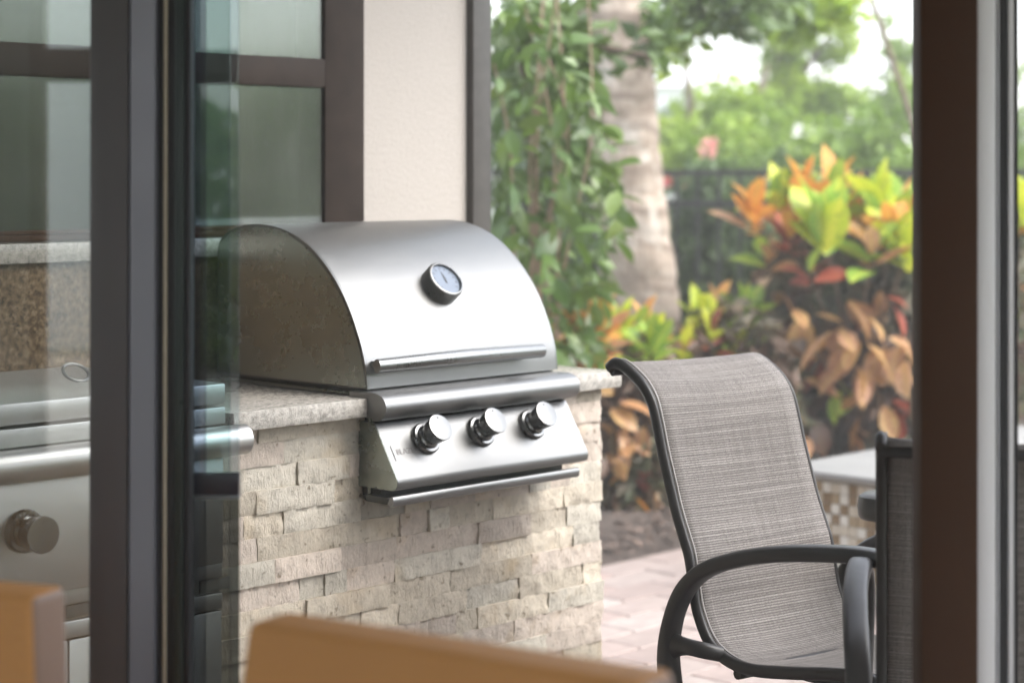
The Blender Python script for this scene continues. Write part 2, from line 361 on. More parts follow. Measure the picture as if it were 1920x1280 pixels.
M['curtain'] = plain('pale_curtain', (.45,.46,.42), .9)

# ================================================================== SETTING
def sheet(name, poly, z, mat):
    mb = MB(); mb.add([(x, y, z) for x, y in poly], [tuple(range(len(poly)))]); return struct(name, mb, mat)
sheet('ground', [(-70,-60),(70,-60),(70,90),(-70,90)], -.02, M['lawn'])
# paved patio: bounded on the far side by the bed; edge runs parallel to the kitchen
pe0 = Vector((.357, 7.2, 0)) - U*5; pe1 = Vector((.357, 7.2, 0)) + U*6
patio = sheet('patio', [(-7, 3.12), (7, 3.12), (11, 6.0), (pe1.x+1, pe1.y), (pe1.x, pe1.y), (pe0.x, pe0.y), (-7, 3.8)], -.008, M['joint'])
bed = MB(); g = 36
for i in range(g+1):
    for j in range(g+1):
        p = pe0 + (pe1-pe0)*(i/g) + V*(.002 + 7.5*j/g)
        bed.v.append((p.x, p.y, -.012 + (.05*min(1, j/2) + .05*noise.noise(p*1.7) + .03*noise.noise(p*6))*min(1, j)))
for i in range(g):
    for j in range(g): bed.f.append((i*(g+1)+j, (i+1)*(g+1)+j, (i+1)*(g+1)+j+1, i*(g+1)+j+1)); bed.mi.append(0)
struct('planting_bed', bed, M['mulch'])
# bark chips and fallen leaves on the bed
chips = MB()
for i in range(2200):
    p = Vector((.357, 7.2, 0)) + U*rnd.uniform(-.6, 1.8) + V*rnd.uniform(.02, 1.6) + Vector((0,0,rnd.uniform(.02,.07)))
    a = rnd.uniform(0, 6.28); L_ = rnd.uniform(.01,.035); W_ = L_*rnd.uniform(.25,.6); ax = Vector((math.cos(a), math.sin(a), rnd.uniform(-.4,.4))); bx = Vector((-math.sin(a), math.cos(a), rnd.uniform(-.4,.4)))
    chips.add([p-ax*L_, p+bx*W_, p+ax*L_, p-bx*W_+Vector((0,0,.004))], [(0,1,2,3)])
o = obj('bark_mulch', chips, plain('bark_chip', (.14,.10,.08), .9, 0, .5, 8), None, None); stuff(o); tag(o, 'loose brown bark mulch covering the planting bed', 'mulch')
# pavers one by one where they can be told apart
pw, pd = .30, .15
pm = [rbox(-pw/2+.003, pw/2-.003, -pd/2+.003, pd/2-.003, -.05, .0, .004, 1).mesh('paver', M['paver'], 30)]
cand = []
for j in range(-22, 40):
    for i in range(-30, 30):
        s_ = i*pw + (pw/2 if j % 2 else 0); t_ = j*pd - .075
        p = Vector((.357, 7.2, 0)) + U*s_ - V*(t_ + .15)
        if t_ < -.08: continue
        if p.y < 3.4: continue
        px = 960 + 3734*p.x/p.y; py = 325 + 3734*EYE/p.y
        if px < 1060 or px > 1720: continue
        q = p - KO; cand.append(((0 if py < 1290 else 1), py, p))
cand.sort(key=lambda c: (c[0], c[1]))
for a, b, p in cand[:290]:
    o = link('paver', pm[0], patio); o.location = (p.x, p.y, .004 + rnd.uniform(-.002, .002)); o.rotation_euler = (rnd.uniform(-.006,.006), 0, TH + rnd.uniform(-.006,.006))
rest = MB()
for a, b, p in cand[290:]:
    bx = rbox(-pw/2+.003, pw/2-.003, -pd/2+.003, pd/2-.003, -.05, .0, .004, 1)
    m = Matrix.Translation((p.x, p.y, .003)) @ Matrix.Rotation(TH, 4, 'Z')
    rest.add([m @ Vector(v) for v in bx.v], bx.f)
if rest.v: stuff(obj('paver_field', rest, M['paver'], patio, 30))

# --- the room the photograph is taken from
DY = 3.1
struct('room_floor', MB().box(-3.2, 3.0, -2.1, DY+.02, -.12, .0), M['tile_floor'])
struct('ceiling', MB().box(-3.2, 3.0, -2.1, DY+.4, 2.72, 2.85), M['ceiling'])
struct('left_wall', MB().box(-3.3, -3.2, -2.1, -1.6, 0, 2.72).box(-3.3, -3.2, 1.6, DY, 0, 2.72).box(-3.3, -3.2, -1.6, 1.6, 2.4, 2.72), M['plaster'])
struct('right_wall', MB().box(3.0, 3.1, -2.1, -1.6, 0, 2.72).box(3.0, 3.1, 2.4, DY, 0, 2.72).box(3.0, 3.1, -1.6, 2.4, 2.4, 2.72), M['plaster'])
struct('rear_wall', MB().box(-3.2, -1.995, -2.1, -2.0, 0, 2.72).box(-.67, .55, -2.1, -2.0, 0, 2.72).box(2.3, 3.0, -2.1, -2.0, 0, 2.72)
         .box(-1.995, -.67, -2.1, -2.0, 2.5, 2.72).box(.55, 2.3, -2.1, -2.0, 2.5, 2.72), plain('taupe_wall', (.10,.09,.08), .8))
struct('door_wall', MB().box(-3.2, -2.201, DY-.06, DY+.06, 0, 2.72).box(-2.2, 3.0, DY-.06, DY+.06, 2.5105, 2.72), M['plaster'])
def rear_window(x0, x1, label, bars):
    t = thing('rear_window', label, 'window', ((x0+x1)/2, -2.05, 0)); c = (x0+x1)/2
    fr = MB().box(x0-c, x0+.06-c, -.04, .04, 0, 2.5).box(x1-.06-c, x1-c, -.04, .04, 0, 2.5).box(x0+.06-c, x1-.06-c, -.04, .04, 2.42, 2.5).box(x0+.06-c, x1-.06-c, -.04, .04, 0, .16)
    obj('frame', fr, M['bronze'], t, None)
    obj('transom', MB().box(x0+.06-c, x1-.06-c, -.038, .038, 1.79, 1.93), M['bronze'], t, None)
    for b in bars: obj('mullion', MB().box(b-c, b+.07-c, -.036, .036, .16, 1.79), M['bronze'], t, None)
    return t
sheet('reflection_terrace', [(-8,-9.5),(8,-9.5),(8,-2.11),(-8,-2.11)], -.006, M['joint'])  # unseen pale paving added to lighten the reflection in the door glass
nw = thing('reflection_wall', 'unseen pale wall added behind the room for the door glass to reflect', 'wall', (-6, -9.6, 0)); obj('wall', MB().box(-3.5, 3.0, -.2, 0, 0, 4.2), M['white_wall'], nw, None)  # added out of view to give the door glass a pale reflected band
rear_window(-1.995, -.67, 'tall dark framed rear window behind the camera, left one', [])
rear_window(.55, 2.3, 'tall dark framed rear window behind the camera, right one', [1.35])

# --- sliding doors
H2 = 2.45
dl = thing('sliding_door', 'closed glazed sliding door leaf with dark bronze stile, at left edge of view', 'door', (-.6, DY, 0))
def X(px): return (px-960)/3734*DY
def dbox(name, p0, p1, y0, y1, mat, par, z0=.02, z1=H2, off=-.6, r=.0015):
    return obj(name, rbox(X(p0)-off, X(p1)-off, y0, y1, z0, z1, r), mat, par, 30)
dbox('stile', 170, 241, -.020, .030, M['bronze_grey'], dl)
fc = MB(); fc.prism([(0,0)],0,0,False) if 0 else None
x0, x1 = X(242)+.6, X(291)+.6
fc = MB(); pr = [(x0,-.018),(x0+.004,-.024),(x1-.003,-.006),(x1,.0),(x1,.03),(x0,.03)]
n_ = len(pr); fc.add([(a,b,.02) for a,b in pr]+[(a,b,H2) for a,b in pr], [(i,(i+1)%n_,n_+(i+1)%n_,n_+i) for i in range(n_)]+[tuple(range(n_))[::-1],tuple(range(n_,2*n_))])
obj('stile_face', fc, M['bronze_pale'], dl, 30)
dbox('gasket', 291.2, 302, .006, .05, M['gasket'], dl)
dbox('weatherstrip', 302.2, 308, .004, .05, M['beige'], dl)
dbox('gasket', 308.2, 322, .010, .05, M['gasket'], dl)
dbox('seal', 322.2, 340, .006, .05, M['gasket_green'], dl)
dbox('gasket', 340.2, 352, .010, .05, M['gasket'], dl)
obj('glass_pane', rbox(-1.60, X(170)+.6-.001, .002, .010, .06, H2-.05, .001), M['door_glass'], dl, None)
obj('insect_screen', rbox(-1.60, X(170)+.6-.001, .024, .025, .06, H2-.05, .0003), M['mesh'], dl, None)
obj('top_rail', rbox(-1.60, X(170)+.6-.001, -.02, .03, H2-.05, H2, .002), M['bronze_grey'], dl, 30)
obj('bottom_rail', rbox(-1.60, X(170)+.6-.001, -.02, .03, .02, .06, .002), M['bronze_grey'], dl, 30)
dl.rotation_euler = (0, R(.12), 0)
d2 = thing('door_leaf', 'open tinted glass door leaf seen as a dark teal strip beside the bronze stile', 'door', (-.6, DY+.06, 0))
def gl(name, p0, p1, y0, y1, mat): return obj(name, rbox((p0-960)/3734*(DY+y0+.06)+.6, (p1-960)/3734*(DY+y0+.06)+.6, y0, y1, .02, H2, .0008), mat, d2, None)
TG = [glassy('tinted_glass_a', (.40,.45,.50), .04), glassy('tinted_glass_b', (.56,.66,.66), .05), glassy('tinted_glass_c', (.70,.75,.77), .07)]
TL = [glassy('dark_reflection_a', (.25,.265,.27), .012), glassy('dark_reflection_b', (.36,.375,.365), .012), glassy('dark_reflection_c', (.33,.345,.335), .012)]  # lower tints carry the dark wall reflection as glass colour
for (p0, p1, y0), mu, ml in zip(((346, 384, 0), (384.2, 430, .004), (430.2, 447, 0)), TG, TL):
    for nm, z0, z1, mt in (('glass_pane', .937, H2, mu), ('lower_pane', .02, .897, ml)):
        obj(nm, rbox((p0-960)/3734*(DY+y0+.06)+.6, (p1-960)/3734*(DY+y0+.06)+.6, y0, y0+.012, z0, z1, .0008), mt, d2, None)
obj('rail', rbox((346-960)/3734*3.155+.6, (447-960)/3734*3.155+.6, -.003, .018, .9035, .9365, .001), plain('navy_reflection_bar', (.012,.011,.018), .35), d2, 30)  # added bar in place of a dark bar reflected in the leaf
obj('reflection_edge', rbox((346-960)/3734*3.155+.6, (447-960)/3734*3.155+.6, -.006, .018, .8975, .903, .001), plain('grey_reflection_edge', (.12,.13,.14), .4), d2, 30)  # light line of the same reflection, modelled as a strip
dr = thing('door_frame', 'dark brown door jamb with pale aluminium strip and black seal, right side', 'door frame', (.7, DY, 0))
for nm, a, b, y0, y1, mt in (('jamb', 1720, 1825, -.03, .04, M['bronze']), ('aluminium_strip', 1825.3, 1861, -.022, .04, M['alu']), ('gasket', 1861.3, 1867, -.01, .04, M['gasket']),
        ('aluminium_strip', 1867.3, 1870, -.012, .04, M['alu']), ('gasket', 1870.3, 1889, -.004, .04, M['gasket']), ('aluminium_strip', 1889.3, 1900, -.006, .04, M['alu']), ('gasket', 1900.3, 1907, -.008, .04, M['gasket'])):
    dbox(nm, a, b, y0, y1, mt, dr, 0, H2, .7)
dt = thing('door_frame', 'bronze door head and threshold track above and below the view', 'door frame', (0, DY, 0))
obj('head', MB().box(-2.2, 2.2, -.05, .12, H2+.001, H2+.06), M['bronze'], dt, None); obj('threshold', MB().box(-2.2, 2.2, -.05, .12, .0005, .016), M['bronze'], dt, None)

# ================================================================== HOUSE WING BEHIND THE KITCHEN
WT = .65
hw = kthing('house_wall', 'cream stucco house wall standing behind the grill', 'wall', 1.1, WT, 0)
kpart('wall', MB().box(.930, 1.312, WT, WT+.22, 0, 3.3).box(-1.3, .930, WT+.004, WT+.22, 0, 1.258).box(-1.3, .930, WT+.004, WT+.22, 2.7755, 2.779), M['stucco'], hw, None)
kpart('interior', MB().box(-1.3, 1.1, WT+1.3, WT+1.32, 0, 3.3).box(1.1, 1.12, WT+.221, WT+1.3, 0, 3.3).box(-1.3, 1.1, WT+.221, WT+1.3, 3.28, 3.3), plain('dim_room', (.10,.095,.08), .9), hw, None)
hwin = kthing('house_window', 'dark bronze house window above the granite backsplash, reflecting greenery', 'window', -.1, WT, 1.28)
kpart('jamb', rbox(.792, .928, WT-.008, WT+.10, 1.274, 2.775, .004), plain('brown_window_frame', (.030,.022,.018), .65, 0, .45, 14, 0, 60, .001, .15), hwin)
kpart('transom', rbox(-1.3, .791, WT-.010, WT+.09, 1.632, 1.706, .003), bpy.data.materials['brown_window_frame'], hwin)
kpart('sill', rbox(-1.3, .928, WT-.006, WT+.12, 1.2585, 1.2735, .003), M['bronze'], hwin)
kpart('bottom_rail', rbox(-1.3, .791, WT-.007, WT+.08, 1.274, 1.284, .003), M['bronze'], hwin)
kpart('lower_pane', MB().box(-1.3, .791, WT+.002, WT+.008, 1.2845, 1.631), M['house_glass'], hwin, None)
kpart('upper_pane', MB().box(-1.3, .791, WT+.002, WT+.008, 1.707, 2.775), M['house_glass'], hwin, None)
cur = kthing('curtain', 'pleated pale curtain hanging behind the house window glass', 'curtain', .2, WT+.3, 1.0)
cm = MB(); N = 160
for i in range(N+1):
    s_ = -1.25 + (2.2)*i/N; t_ = WT+.3 + .035*math.sin(i*.55) + .012*math.sin(i*.23+1)
    cm.v += [(s_, t_, 1.71), (s_, t_, 2.75)]
for i in range(N): cm.f.append((2*i, 2*i+2, 2*i+3, 2*i+1)); cm.mi.append(0)
kpart('cloth', cm, M['curtain'], cur, 180)
kpart('soffit', MB().box(-1.3, 1.9, -.30, WT+.22, 2.78, 2.92), plain('soffit_paint', (.30,.27,.24), .8), hw, None)
post = kthing('post', 'dark bronze corner post at the end of the stucco wall', 'post', 1.366, WT-.03, 0)
kpart('shaft', rbox(1.314, 1.385, WT-.025, WT+.06, 0, 3.3, .004), plain('mottled_bronze', (.05,.045,.04), .5, 0, .4, 30), post)
kpart('base', rbox(1.300, 1.40, WT-.04, WT+.075, 0.001, .02, .004), M['bronze'], post)

# ================================================================== OUTDOOR KITCHEN
kit = kthing('outdoor_kitchen', 'outdoor kitchen island clad in cream split-face stone with granite top', 'kitchen island', .5, .3, 0)
FT = .035                                   # stone face
kpart('core', MB().box(-.02, 1.155, FT+.02, .61, 0, .715).box(-.02, .384, FT+.02, .61, .715, .879).box(1.0, 1.155, FT+.02, .61, .715, .879).box(-1.3, -.02, FT+.05, .61, 0, .86), M['grout'], kit, None)
def slab(s0, s1, t0, t1): return rbox(s0, s1, t0, t1, .881, .920, .004)
kpart('countertop', slab(-.01, .376, .004, .63), M['granite'], kit)
kpart('countertop', slab(1.006, 1.21, .004, .63), M['granite'], kit)
kpart('countertop', slab(.3765, 1.0055, .575, .63), M['granite'], kit)
kpart('countertop', slab(-1.3, -.0105, .50, .63), M['granite'], kit)
def rough_edge(s0, s1):     # chiselled front edge of the slab
    m = MB(); n = int((s1-s0)/.012)+1; h = 4
    for i in range(n+1):
        for j in range(h+1):
            s_ = s0+(s1-s0)*i/n; z_ = .8805+.040*j/h; q = Vector((s_*60, z_*60, 3.))
            m.v.append((s_, .004 - .0035 - .0025*noise.noise(q) - (.001 if 0<j<h else -.002), z_))
    for i in range(n):
        for j in range(h): m.f.append((i*(h+1)+j, (i+1)*(h+1)+j, (i+1)*(h+1)+j+1, i*(h+1)+j+1)); m.mi.append(0)
    return m
kpart('chiselled_edge', rough_edge(-.01, .376), M['granite_edge'], kit, 60)
kpart('chiselled_edge', rough_edge(1.006, 1.21), M['granite_edge'], kit, 60)
kpart('backsplash', MB().box(-1.3, .9, .590, .632, .9205, 1.212), M['granite_brown'], kit, None)
kpart('backsplash_cap', rbox(-1.3, .925, .575, .645, 1.213, 1.257, .004), M['granite'], kit)
# split-face stones
rh = .0508; nrow = 18
def stone_mesh(L_, H_, seed, end=False):
    m = MB(); nx = max(3, int(L_/.012)); nz = 5; rr = random.Random(seed)
    tilt = rr.uniform(-.004, .004); tl2 = rr.uniform(-.002,.002)
    off = Vector((rr.uniform(0,50), rr.uniform(0,50), rr.uniform(0,50)))
    for i in range(nx+1):
        for j in range(nz+1):
            x = L_*i/nx; z = H_*j/nz; q = off + Vector((x*48, z*30, 0))
            d_ = .006*noise.noise(q) + .004*noise.noise(q*2.7) + .002*noise.noise(q*6) + tilt*(i/nx-.5) + tl2*(j/nz-.5)
            e = min(i, nx-i, j, nz-j) == 0
            m.v.append((x + (0 if i in (0, nx) else rr.uniform(-.002,.002)), -d_*.8 + (.0001 if e else -.0008), z))
    for i in range(nx):
        for j in range(nz): m.f.append((i*(nz+1)+j, (i+1)*(nz+1)+j, (i+1)*(nz+1)+j+1, i*(nz+1)+j+1)); m.mi.append(0)
    per = [i*(nz+1) for i in range(nx+1)] + [nx*(nz+1)+j for j in range(1, nz+1)] + [i*(nz+1)+nz for i in range(nx-1, -1, -1)] + [j for j in range(nz-1, 0, -1)]
    b0 = len(m.v)
    for q in per: v = m.v[q]; m.v.append((v[0], .05, v[2]))
    for a in range(len(per)): b = (a+1) % len(per); m.f.append((per[b], per[a], b0+a, b0+b)); m.mi.append(0)
    return m
ns = 0
for r in range(nrow):
    z0 = r*rh*.98; z1 = min(z0+rh*.98, .880); s_ = -.052 - rnd.uniform(0, .12)
    if z1-z0 < .02: continue
    while s_ < 1.15:
        L_ = rnd.choice([.07,.10,.13,.16,.2,.24,.28]) * rnd.uniform(.85,1.15); s1 = s_+L_
        last = False
        if s1 > 1.12: s1 = 1.174 + rnd.uniform(-.006,.008); last = True
        if s_ < -.052: s_ = -.052
        a, b = s_, s1
        if z0 > .69:      # clear of the grill body
            if a >= .37 and b <= 1.0: s_ = s1; continue
            if a < .37 < b: b = .379
            elif a < 1.005 < b: a = 1.001
            if a >= .37 and b <= 1.0: s_ = s1; continue
        m = stone_mesh(b-a-.0005, z1-z0-.0003, ns); ns += 1
        proud = rnd.choice([0, 0, 0, .001, -.001, .002, .003, .007, -.003])
        o = obj('stone', m, rnd.choices(STONES, [4,3,2])[0], kit, 50)
        o.location = (a+.0006-.5, FT - proud - .3, z0+.0005)
        s_ = s1
        if last: break
for r in range(nrow):     # end face returns
    z0 = r*rh*.98; z1 = min(z0+rh*.98, .880); t_ = FT+.02
    if z1-z0 < .02: continue
    while t_ < .6:
        L_ = min(rnd.uniform(.1,.26), .61-t_)
        if L_ < .02: break
        o = obj('stone', stone_mesh(L_-.0015, z1-z0-.001, 900+r*7+int(t_*50)), STONES[0], kit, 50)
        o.rotation_euler = (0,0,R(90)); o.location = (1.16-.5+rnd.uniform(0,.008), t_-.3, z0+.0005); t_ += L_

# ------------------------------------------------------------------ grill
GS0, GS1 = .385, 1.000
gr = kthing('gas_grill', 'stainless steel built-in gas grill with domed hood set in stone island', 'grill', .69, .2, .70)
hp = [(.026,.937),(.031,.98),(.044,1.025),(.059,1.06),(.078,1.098),(.100,1.133),(.128,1.168),(.160,1.200),(.196,1.229),(.236,1.254),(.280,1.273),(.325,1.286),(.375,1.293),(.425,1.294),(.48,1.288),(.525,1.272),(.552,1.25),(.560,1.22),(.560,.937)]
# resample front curve smoothly
def catmull(P, n=5):
    out = []
    for i in range(len(P)-1):
        p0, p1, p2, p3 = [Vector((P[max(0,min(len(P)-1,j))][0], P[max(0,min(len(P)-1,j))][1], 0)) for j in (i-1,i,i+1,i+2)]
        for k_ in range(n):
            t = k_/n; out.append(tuple((.5*((2*p1)+(-p0+p2)*t+(2*p0-5*p1+4*p2-p3)*t*t+(-p0+3*p1-3*p2+p3)*t**3))[:2]))
    out.append(P[-1][:2]); return out
def catmull3(P, n=6):
    out = []
    for i in range(len(P)-1):
        p0, p1, p2, p3 = [Vector(P[max(0,min(len(P)-1,j))]) for j in (i-1,i,i+1,i+2)]
        for k_ in range(n):
            t = k_/n; out.append(.5*((2*p1)+(-p0+p2)*t+(2*p0-5*p1+4*p2-p3)*t*t+(-p0+3*p1-3*p2+p3)*t**3))
    out.append(Vector(P[-1])); return out
hc = catmull(hp[:-1], 4) + [hp[-1]]
kpart('hood', MB().prism(hc, GS0+.003, GS1-.003, True), M['steel'], gr, 30)
inner = [(.035 + (t-.035)*.992 if 0 else t+.006*(1 if t < .3 else -1), z-(.006 if z > .95 else -.003)) for t, z in hc]
rim = MB()
for s0, s1 in ((GS0-.003, GS0+.0028), (GS1-.0028, GS1+.003)): rim.prism(hc, s0, s1)
kpart('hood_rim', rim, M['steel_face'], gr, 30)
for s0, s1 in ((GS0-.0045, GS0-.0032), (GS1+.0032, GS1+.0045)): kpart('side_panel', MB().prism(inner, s0, s1), M['steel_side'], gr, 30)
kpart('firebox', MB().box(GS0+.004, GS1-.004, .036, .558, .735, .934), M['dark_metal'], gr, None)
kpart('firebox_flange', rbox(GS0-.008, GS1+.008, .028, .568, .9205, .9265, .002), M['steel_side'], gr)
# thermometer
tm = Vector((.682, .103, 1.152)); nrm = Vector((0, -.78, .626)).normalized()
rotm = nrm.to_track_quat('Z', 'Y').to_matrix().to_4x4(); tmat = Matrix.Translation(tm - nrm*.019) @ rotm @ Matrix.Scale(1.1, 4)
th_ = kpart('thermometer', MB().lathe([(.040,0),(.0435,.002),(.0445,.008),(.0445,.034),(.0435,.0375),(.0385,.0385),(.037,.034)], 48, tmat), M['steel_knob'], gr)
kpart('dial', MB().lathe([(.0368,.0335),(.0368,.0345),(.0,.0345)][:2], 48, tmat), M['white_dial'], gr).parent = th_
bz = kpart('bezel', MB().sweep([tmat @ Vector((.0408*math.cos(a), .0408*math.sin(a), .037)) for a in [2*math.pi*i/48 for i in range(49)]], lambda t: [(.0050*math.cos(q), .0032*math.sin(q)) for q in [i*math.pi/4 for i in range(8)]]), M['steel'], gr, 60); bz.parent = th_
nd = MB(); nd.add([tmat @ Vector(p) for p in ((-.002,-.008,.0352),(.002,-.008,.0352),(.0035,.004,.0352),(.0006,.022,.0352),(-.0006,.022,.0352))], [(0,1,2,3,4)])
for i in range(11):
    a = R(-130+26*i); nd.add([tmat @ Vector((math.sin(a+da)*r_, math.cos(a+da)*r_, .0352)) for da, r_ in ((-.025,.026),(.025,.026),(.025,.032),(-.025,.032))], [(0,1,2,3)])
kpart('needle', nd, plain('dial_print', (.015,.015,.02), .5), gr, None).parent = th_
# hood handle
hpt = [(.379+ (.913-.379)*i/14, -.008 - .010*math.sin(math.pi*i/14), .990+.003*math.sin(math.pi*i/14)) for i in range(15)]
hh = kpart('hood_handle', MB().sweep(hpt, lambda t: [((.0165*(1-.15*abs(2*t-1)))*math.cos(q)*.9, .0180*(1-.12*abs(2*t-1))*math.sin(q)) for q in [i*math.pi/6 for i in range(12)]], (0,1,0)), M['steel_knob'], gr, 60)
for s_ in (.41, .865): kpart('handle_bracket', rbox(s_-.012, s_+.012, -.004, .034, .984, .998, .002), M['steel'], gr).parent = hh
# roll-front, control panel
roll = [(.060,.9325),(.026,.9325),(-.012,.934),(-.030,.933),(-.046,.928),(-.056,.919),(-.061,.907),(-.060,.894),(-.053,.883),(-.042,.876),(-.030,.873),(-.018,.873),(-.012,.878),(.060,.878)]
kpart('front_rail', MB().prism(roll, .358, .988), M['steel'], gr, 40)
pan = [(.036,.868),(-.014,.868),(-.018,.866),(-.088,.752),(-.0905,.745),(-.090,.737),(-.086,.730),(-.080,.7265),(-.072,.725),(.036,.725)]
panel = kpart('control_panel', MB().prism(pan, .366, .984), M['steel'], gr, 28)
kpart('panel_end', MB().prism([(a+.001 if a < .03 else a, b-.001 if b > .8 else b+.001) for a, b in pan], .3645, .3659), M['steel_side'], gr, 28)
kpart('vent_slots', MB().box(*(.50,.53,-.0185,-.012,.8690,.8725)).box(.60,.63,-.0185,-.012,.8690,.8725).box(.70,.73,-.0185,-.012,.8690,.8725).box(.80,.83,-.0185,-.012,.8690,.8725).box(.90,.93,-.0185,-.012,.8690,.8725), M['dark_metal'], gr, None)
pn = Vector((0, -(.866-.752), .070)).normalized()   # outward normal of the sloping panel (in t,z): up and out
pn = Vector((0, -.852, .523)); pdn = Vector((0, -.523, -.852))
def onpanel(s_, q, h=0): return Vector((s_, -.018, .866)) + pdn*q + pn*h
def knob(s_, q, par, sc=1., org=None, n=None):
    base = org if org is not None else onpanel(s_, q); n = n or pn
    m = Matrix.Translation(base) @ n.to_track_quat('Z', 'Y').to_matrix().to_4x4() @ Matrix.Scale(sc, 4)
    bz = kpart('bezel', MB().lathe([(.0305,0),(.0315,.002),(.0315,.007),(.029,.0105),(.024,.011),(.022,.008)], 40, m), M['steel_knob'], par, 40)
    kn = kpart('knob', MB().lathe([(.0225,.006),(.0225,.014),(.0195,.017),(.0195,.021),(.0215,.024),(.0235,.034),(.0255,.046),(.0268,.0515)], 40, m), M['steel_knob'], par, 25)
    f = kpart('knob_face', MB().lathe([(.0266,.0516),(.0262,.0528),(.024,.0532),(.001,.0532)], 40, m), M['steel_face'], par, 25); f.parent = kn
    k2 = kpart('pointer', MB().lathe([(.0016,.0),(.0016,.0004)], 12, m @ Matrix.Translation((0,.0195,.0533))), M['ink'], par, None); k2.parent = kn
for s_ in (.488, .662, .832): knob(s_, .051, gr, 1.17)
# printed name band, faint
def ptext(body, size, s_, q, mat, par, h=.0006, name='lettering'):
    cu = bpy.data.curves.new(name, 'FONT'); cu.body = body; cu.size = size; cu.extrude = .0002
    o = bpy.data.objects.new(name, cu); C.objects.link(o); dg = bpy.context.evaluated_depsgraph_get()
    me = bpy.data.meshes.new_from_object(o.evaluated_get(dg)); bpy.data.objects.remove(o)
    me.materials.clear(); me.materials.append(mat); o = link(name, me, par)
    off = Vector(KOFF[par.name]); X_ = Vector((1,0,0)); Y_ = -pdn; m = Matrix((X_, Y_, pn)).transposed().to_4x4()
    o.matrix_local = Matrix.Translation(onpanel(s_, q, h) - off) @ m; return o
ptext('BLAZE', .019, .392, .078, M['print'], gr)
bar_ = MB(); bar_.add([onpanel(.381,.055,.0006), onpanel(.3835,.055,.0006), onpanel(.3835,.092,.0006), onpanel(.381,.092,.0006)], [(0,1,2,3)])
kpart('name_bar', bar_, M['ink'], gr, None)
# drip tray
dt_ = kpart('drip_tray', MB().box(.378, .955, -.050, .030, .693, .705).box(.372, .958, -.030, .030, .7055, .722), M['dark_metal'], gr, None)
kpart('tray_end', rbox(.352, .384, -.072, -.0, .697, .712, .002), M['dark_metal'], gr)
kpart('tray_handle', MB().prism([(-.082,.7125),(-.089,.717),(-.0935,.715),(-.095,.706),(-.093,.697),(-.088,.694),(-.080,.695),(-.076,.700)], .348, .948), M['steel'], gr, 60)
kpart('trim_flange', MB().box(.3665, .381, -.001, .008, .700, .880), M['steel_side'], gr, None)

# ------------------------------------------------------------------ side burner and cabinet left of the stone
sb = kthing('side_burner', 'large stainless side burner with flat lid, tube front rail and one knob', 'side burner', -.5, .2, .63)
kpart('lid', rbox(-1.15, -.055, -.030, .500, .947, .988, .004), M['steel_light'], sb)
kpart('lid_band', rbox(-1.15, -.050, -.024, .50, .905, .940, .003), M['steel_light'], sb)
kpart('body', MB().box(-1.14, -.055, -.015, .50, .64, .9045), M['dark_metal'], sb, None)
rc = [(-.075+.0305*math.cos(a), .878+.0305*math.sin(a)) for a in [i*2*math.pi/28 for i in range(28)]]
kpart('front_rail', MB().prism(rc, -1.16, -.043), M['steel_light'], sb, 40)
kpart('rail_backing', MB().box(-1.15, -.09, -.075, -.016, .862, .894), M['steel_side'], sb, None)
kpart('control_panel', rbox(-1.15, -.085, -.062, -.0155, .632, .8465, .004), M['steel_light'], sb)
knob(0, 0, sb, 1.28, Vector((-.548, -.062, .757)), Vector((0,-1,0.0)))
kpart('lid_loop', MB().tube([Vector((-.245+.028*math.cos(a), .22+.02*math.sin(a), 1.006+.016*math.sin(a))) for a in [i*2*math.pi/24 for i in range(25)]], .0035, 8), M['steel_face'], sb, 60)
ad = kthing('access_doors', 'stainless cabinet doors with vent strip below the side burner', 'cabinet', -.5, .0, 0)
kpart('frame', rbox(-1.15, -.055, -.020, .03, .595, .628, .002).add([], []), M['steel_light'], ad)
kpart('vent', MB().box(-1.15, -.055, -.008, .03, .5635, .5945), M['granite'], ad, None)
for i in range(6): kpart('vent_plate', rbox(-.43+.105*i-.2, -.355+.105*i-.2, -.012, -.007, .567, .591, .001), plain('vent_grey', (.20,.195,.18), .6) if i == 0 else bpy.data.materials['vent_grey'], ad)
kpart('frame', rbox(-1.15, -.055, -.020, .03, .530, .5630, .002), M['steel_light'], ad)
for a, b in ((-1.15, -.789), (-.787, -.4215), (-.4185, -.055)): kpart('door', rbox(a, b, -.018, .03, .10, .5265, .003), M['steel_light'], ad)
kpart('plinth', MB().box(-1.15, -.055, .01, .06, 0, .099), M['dark_metal'], ad, None)

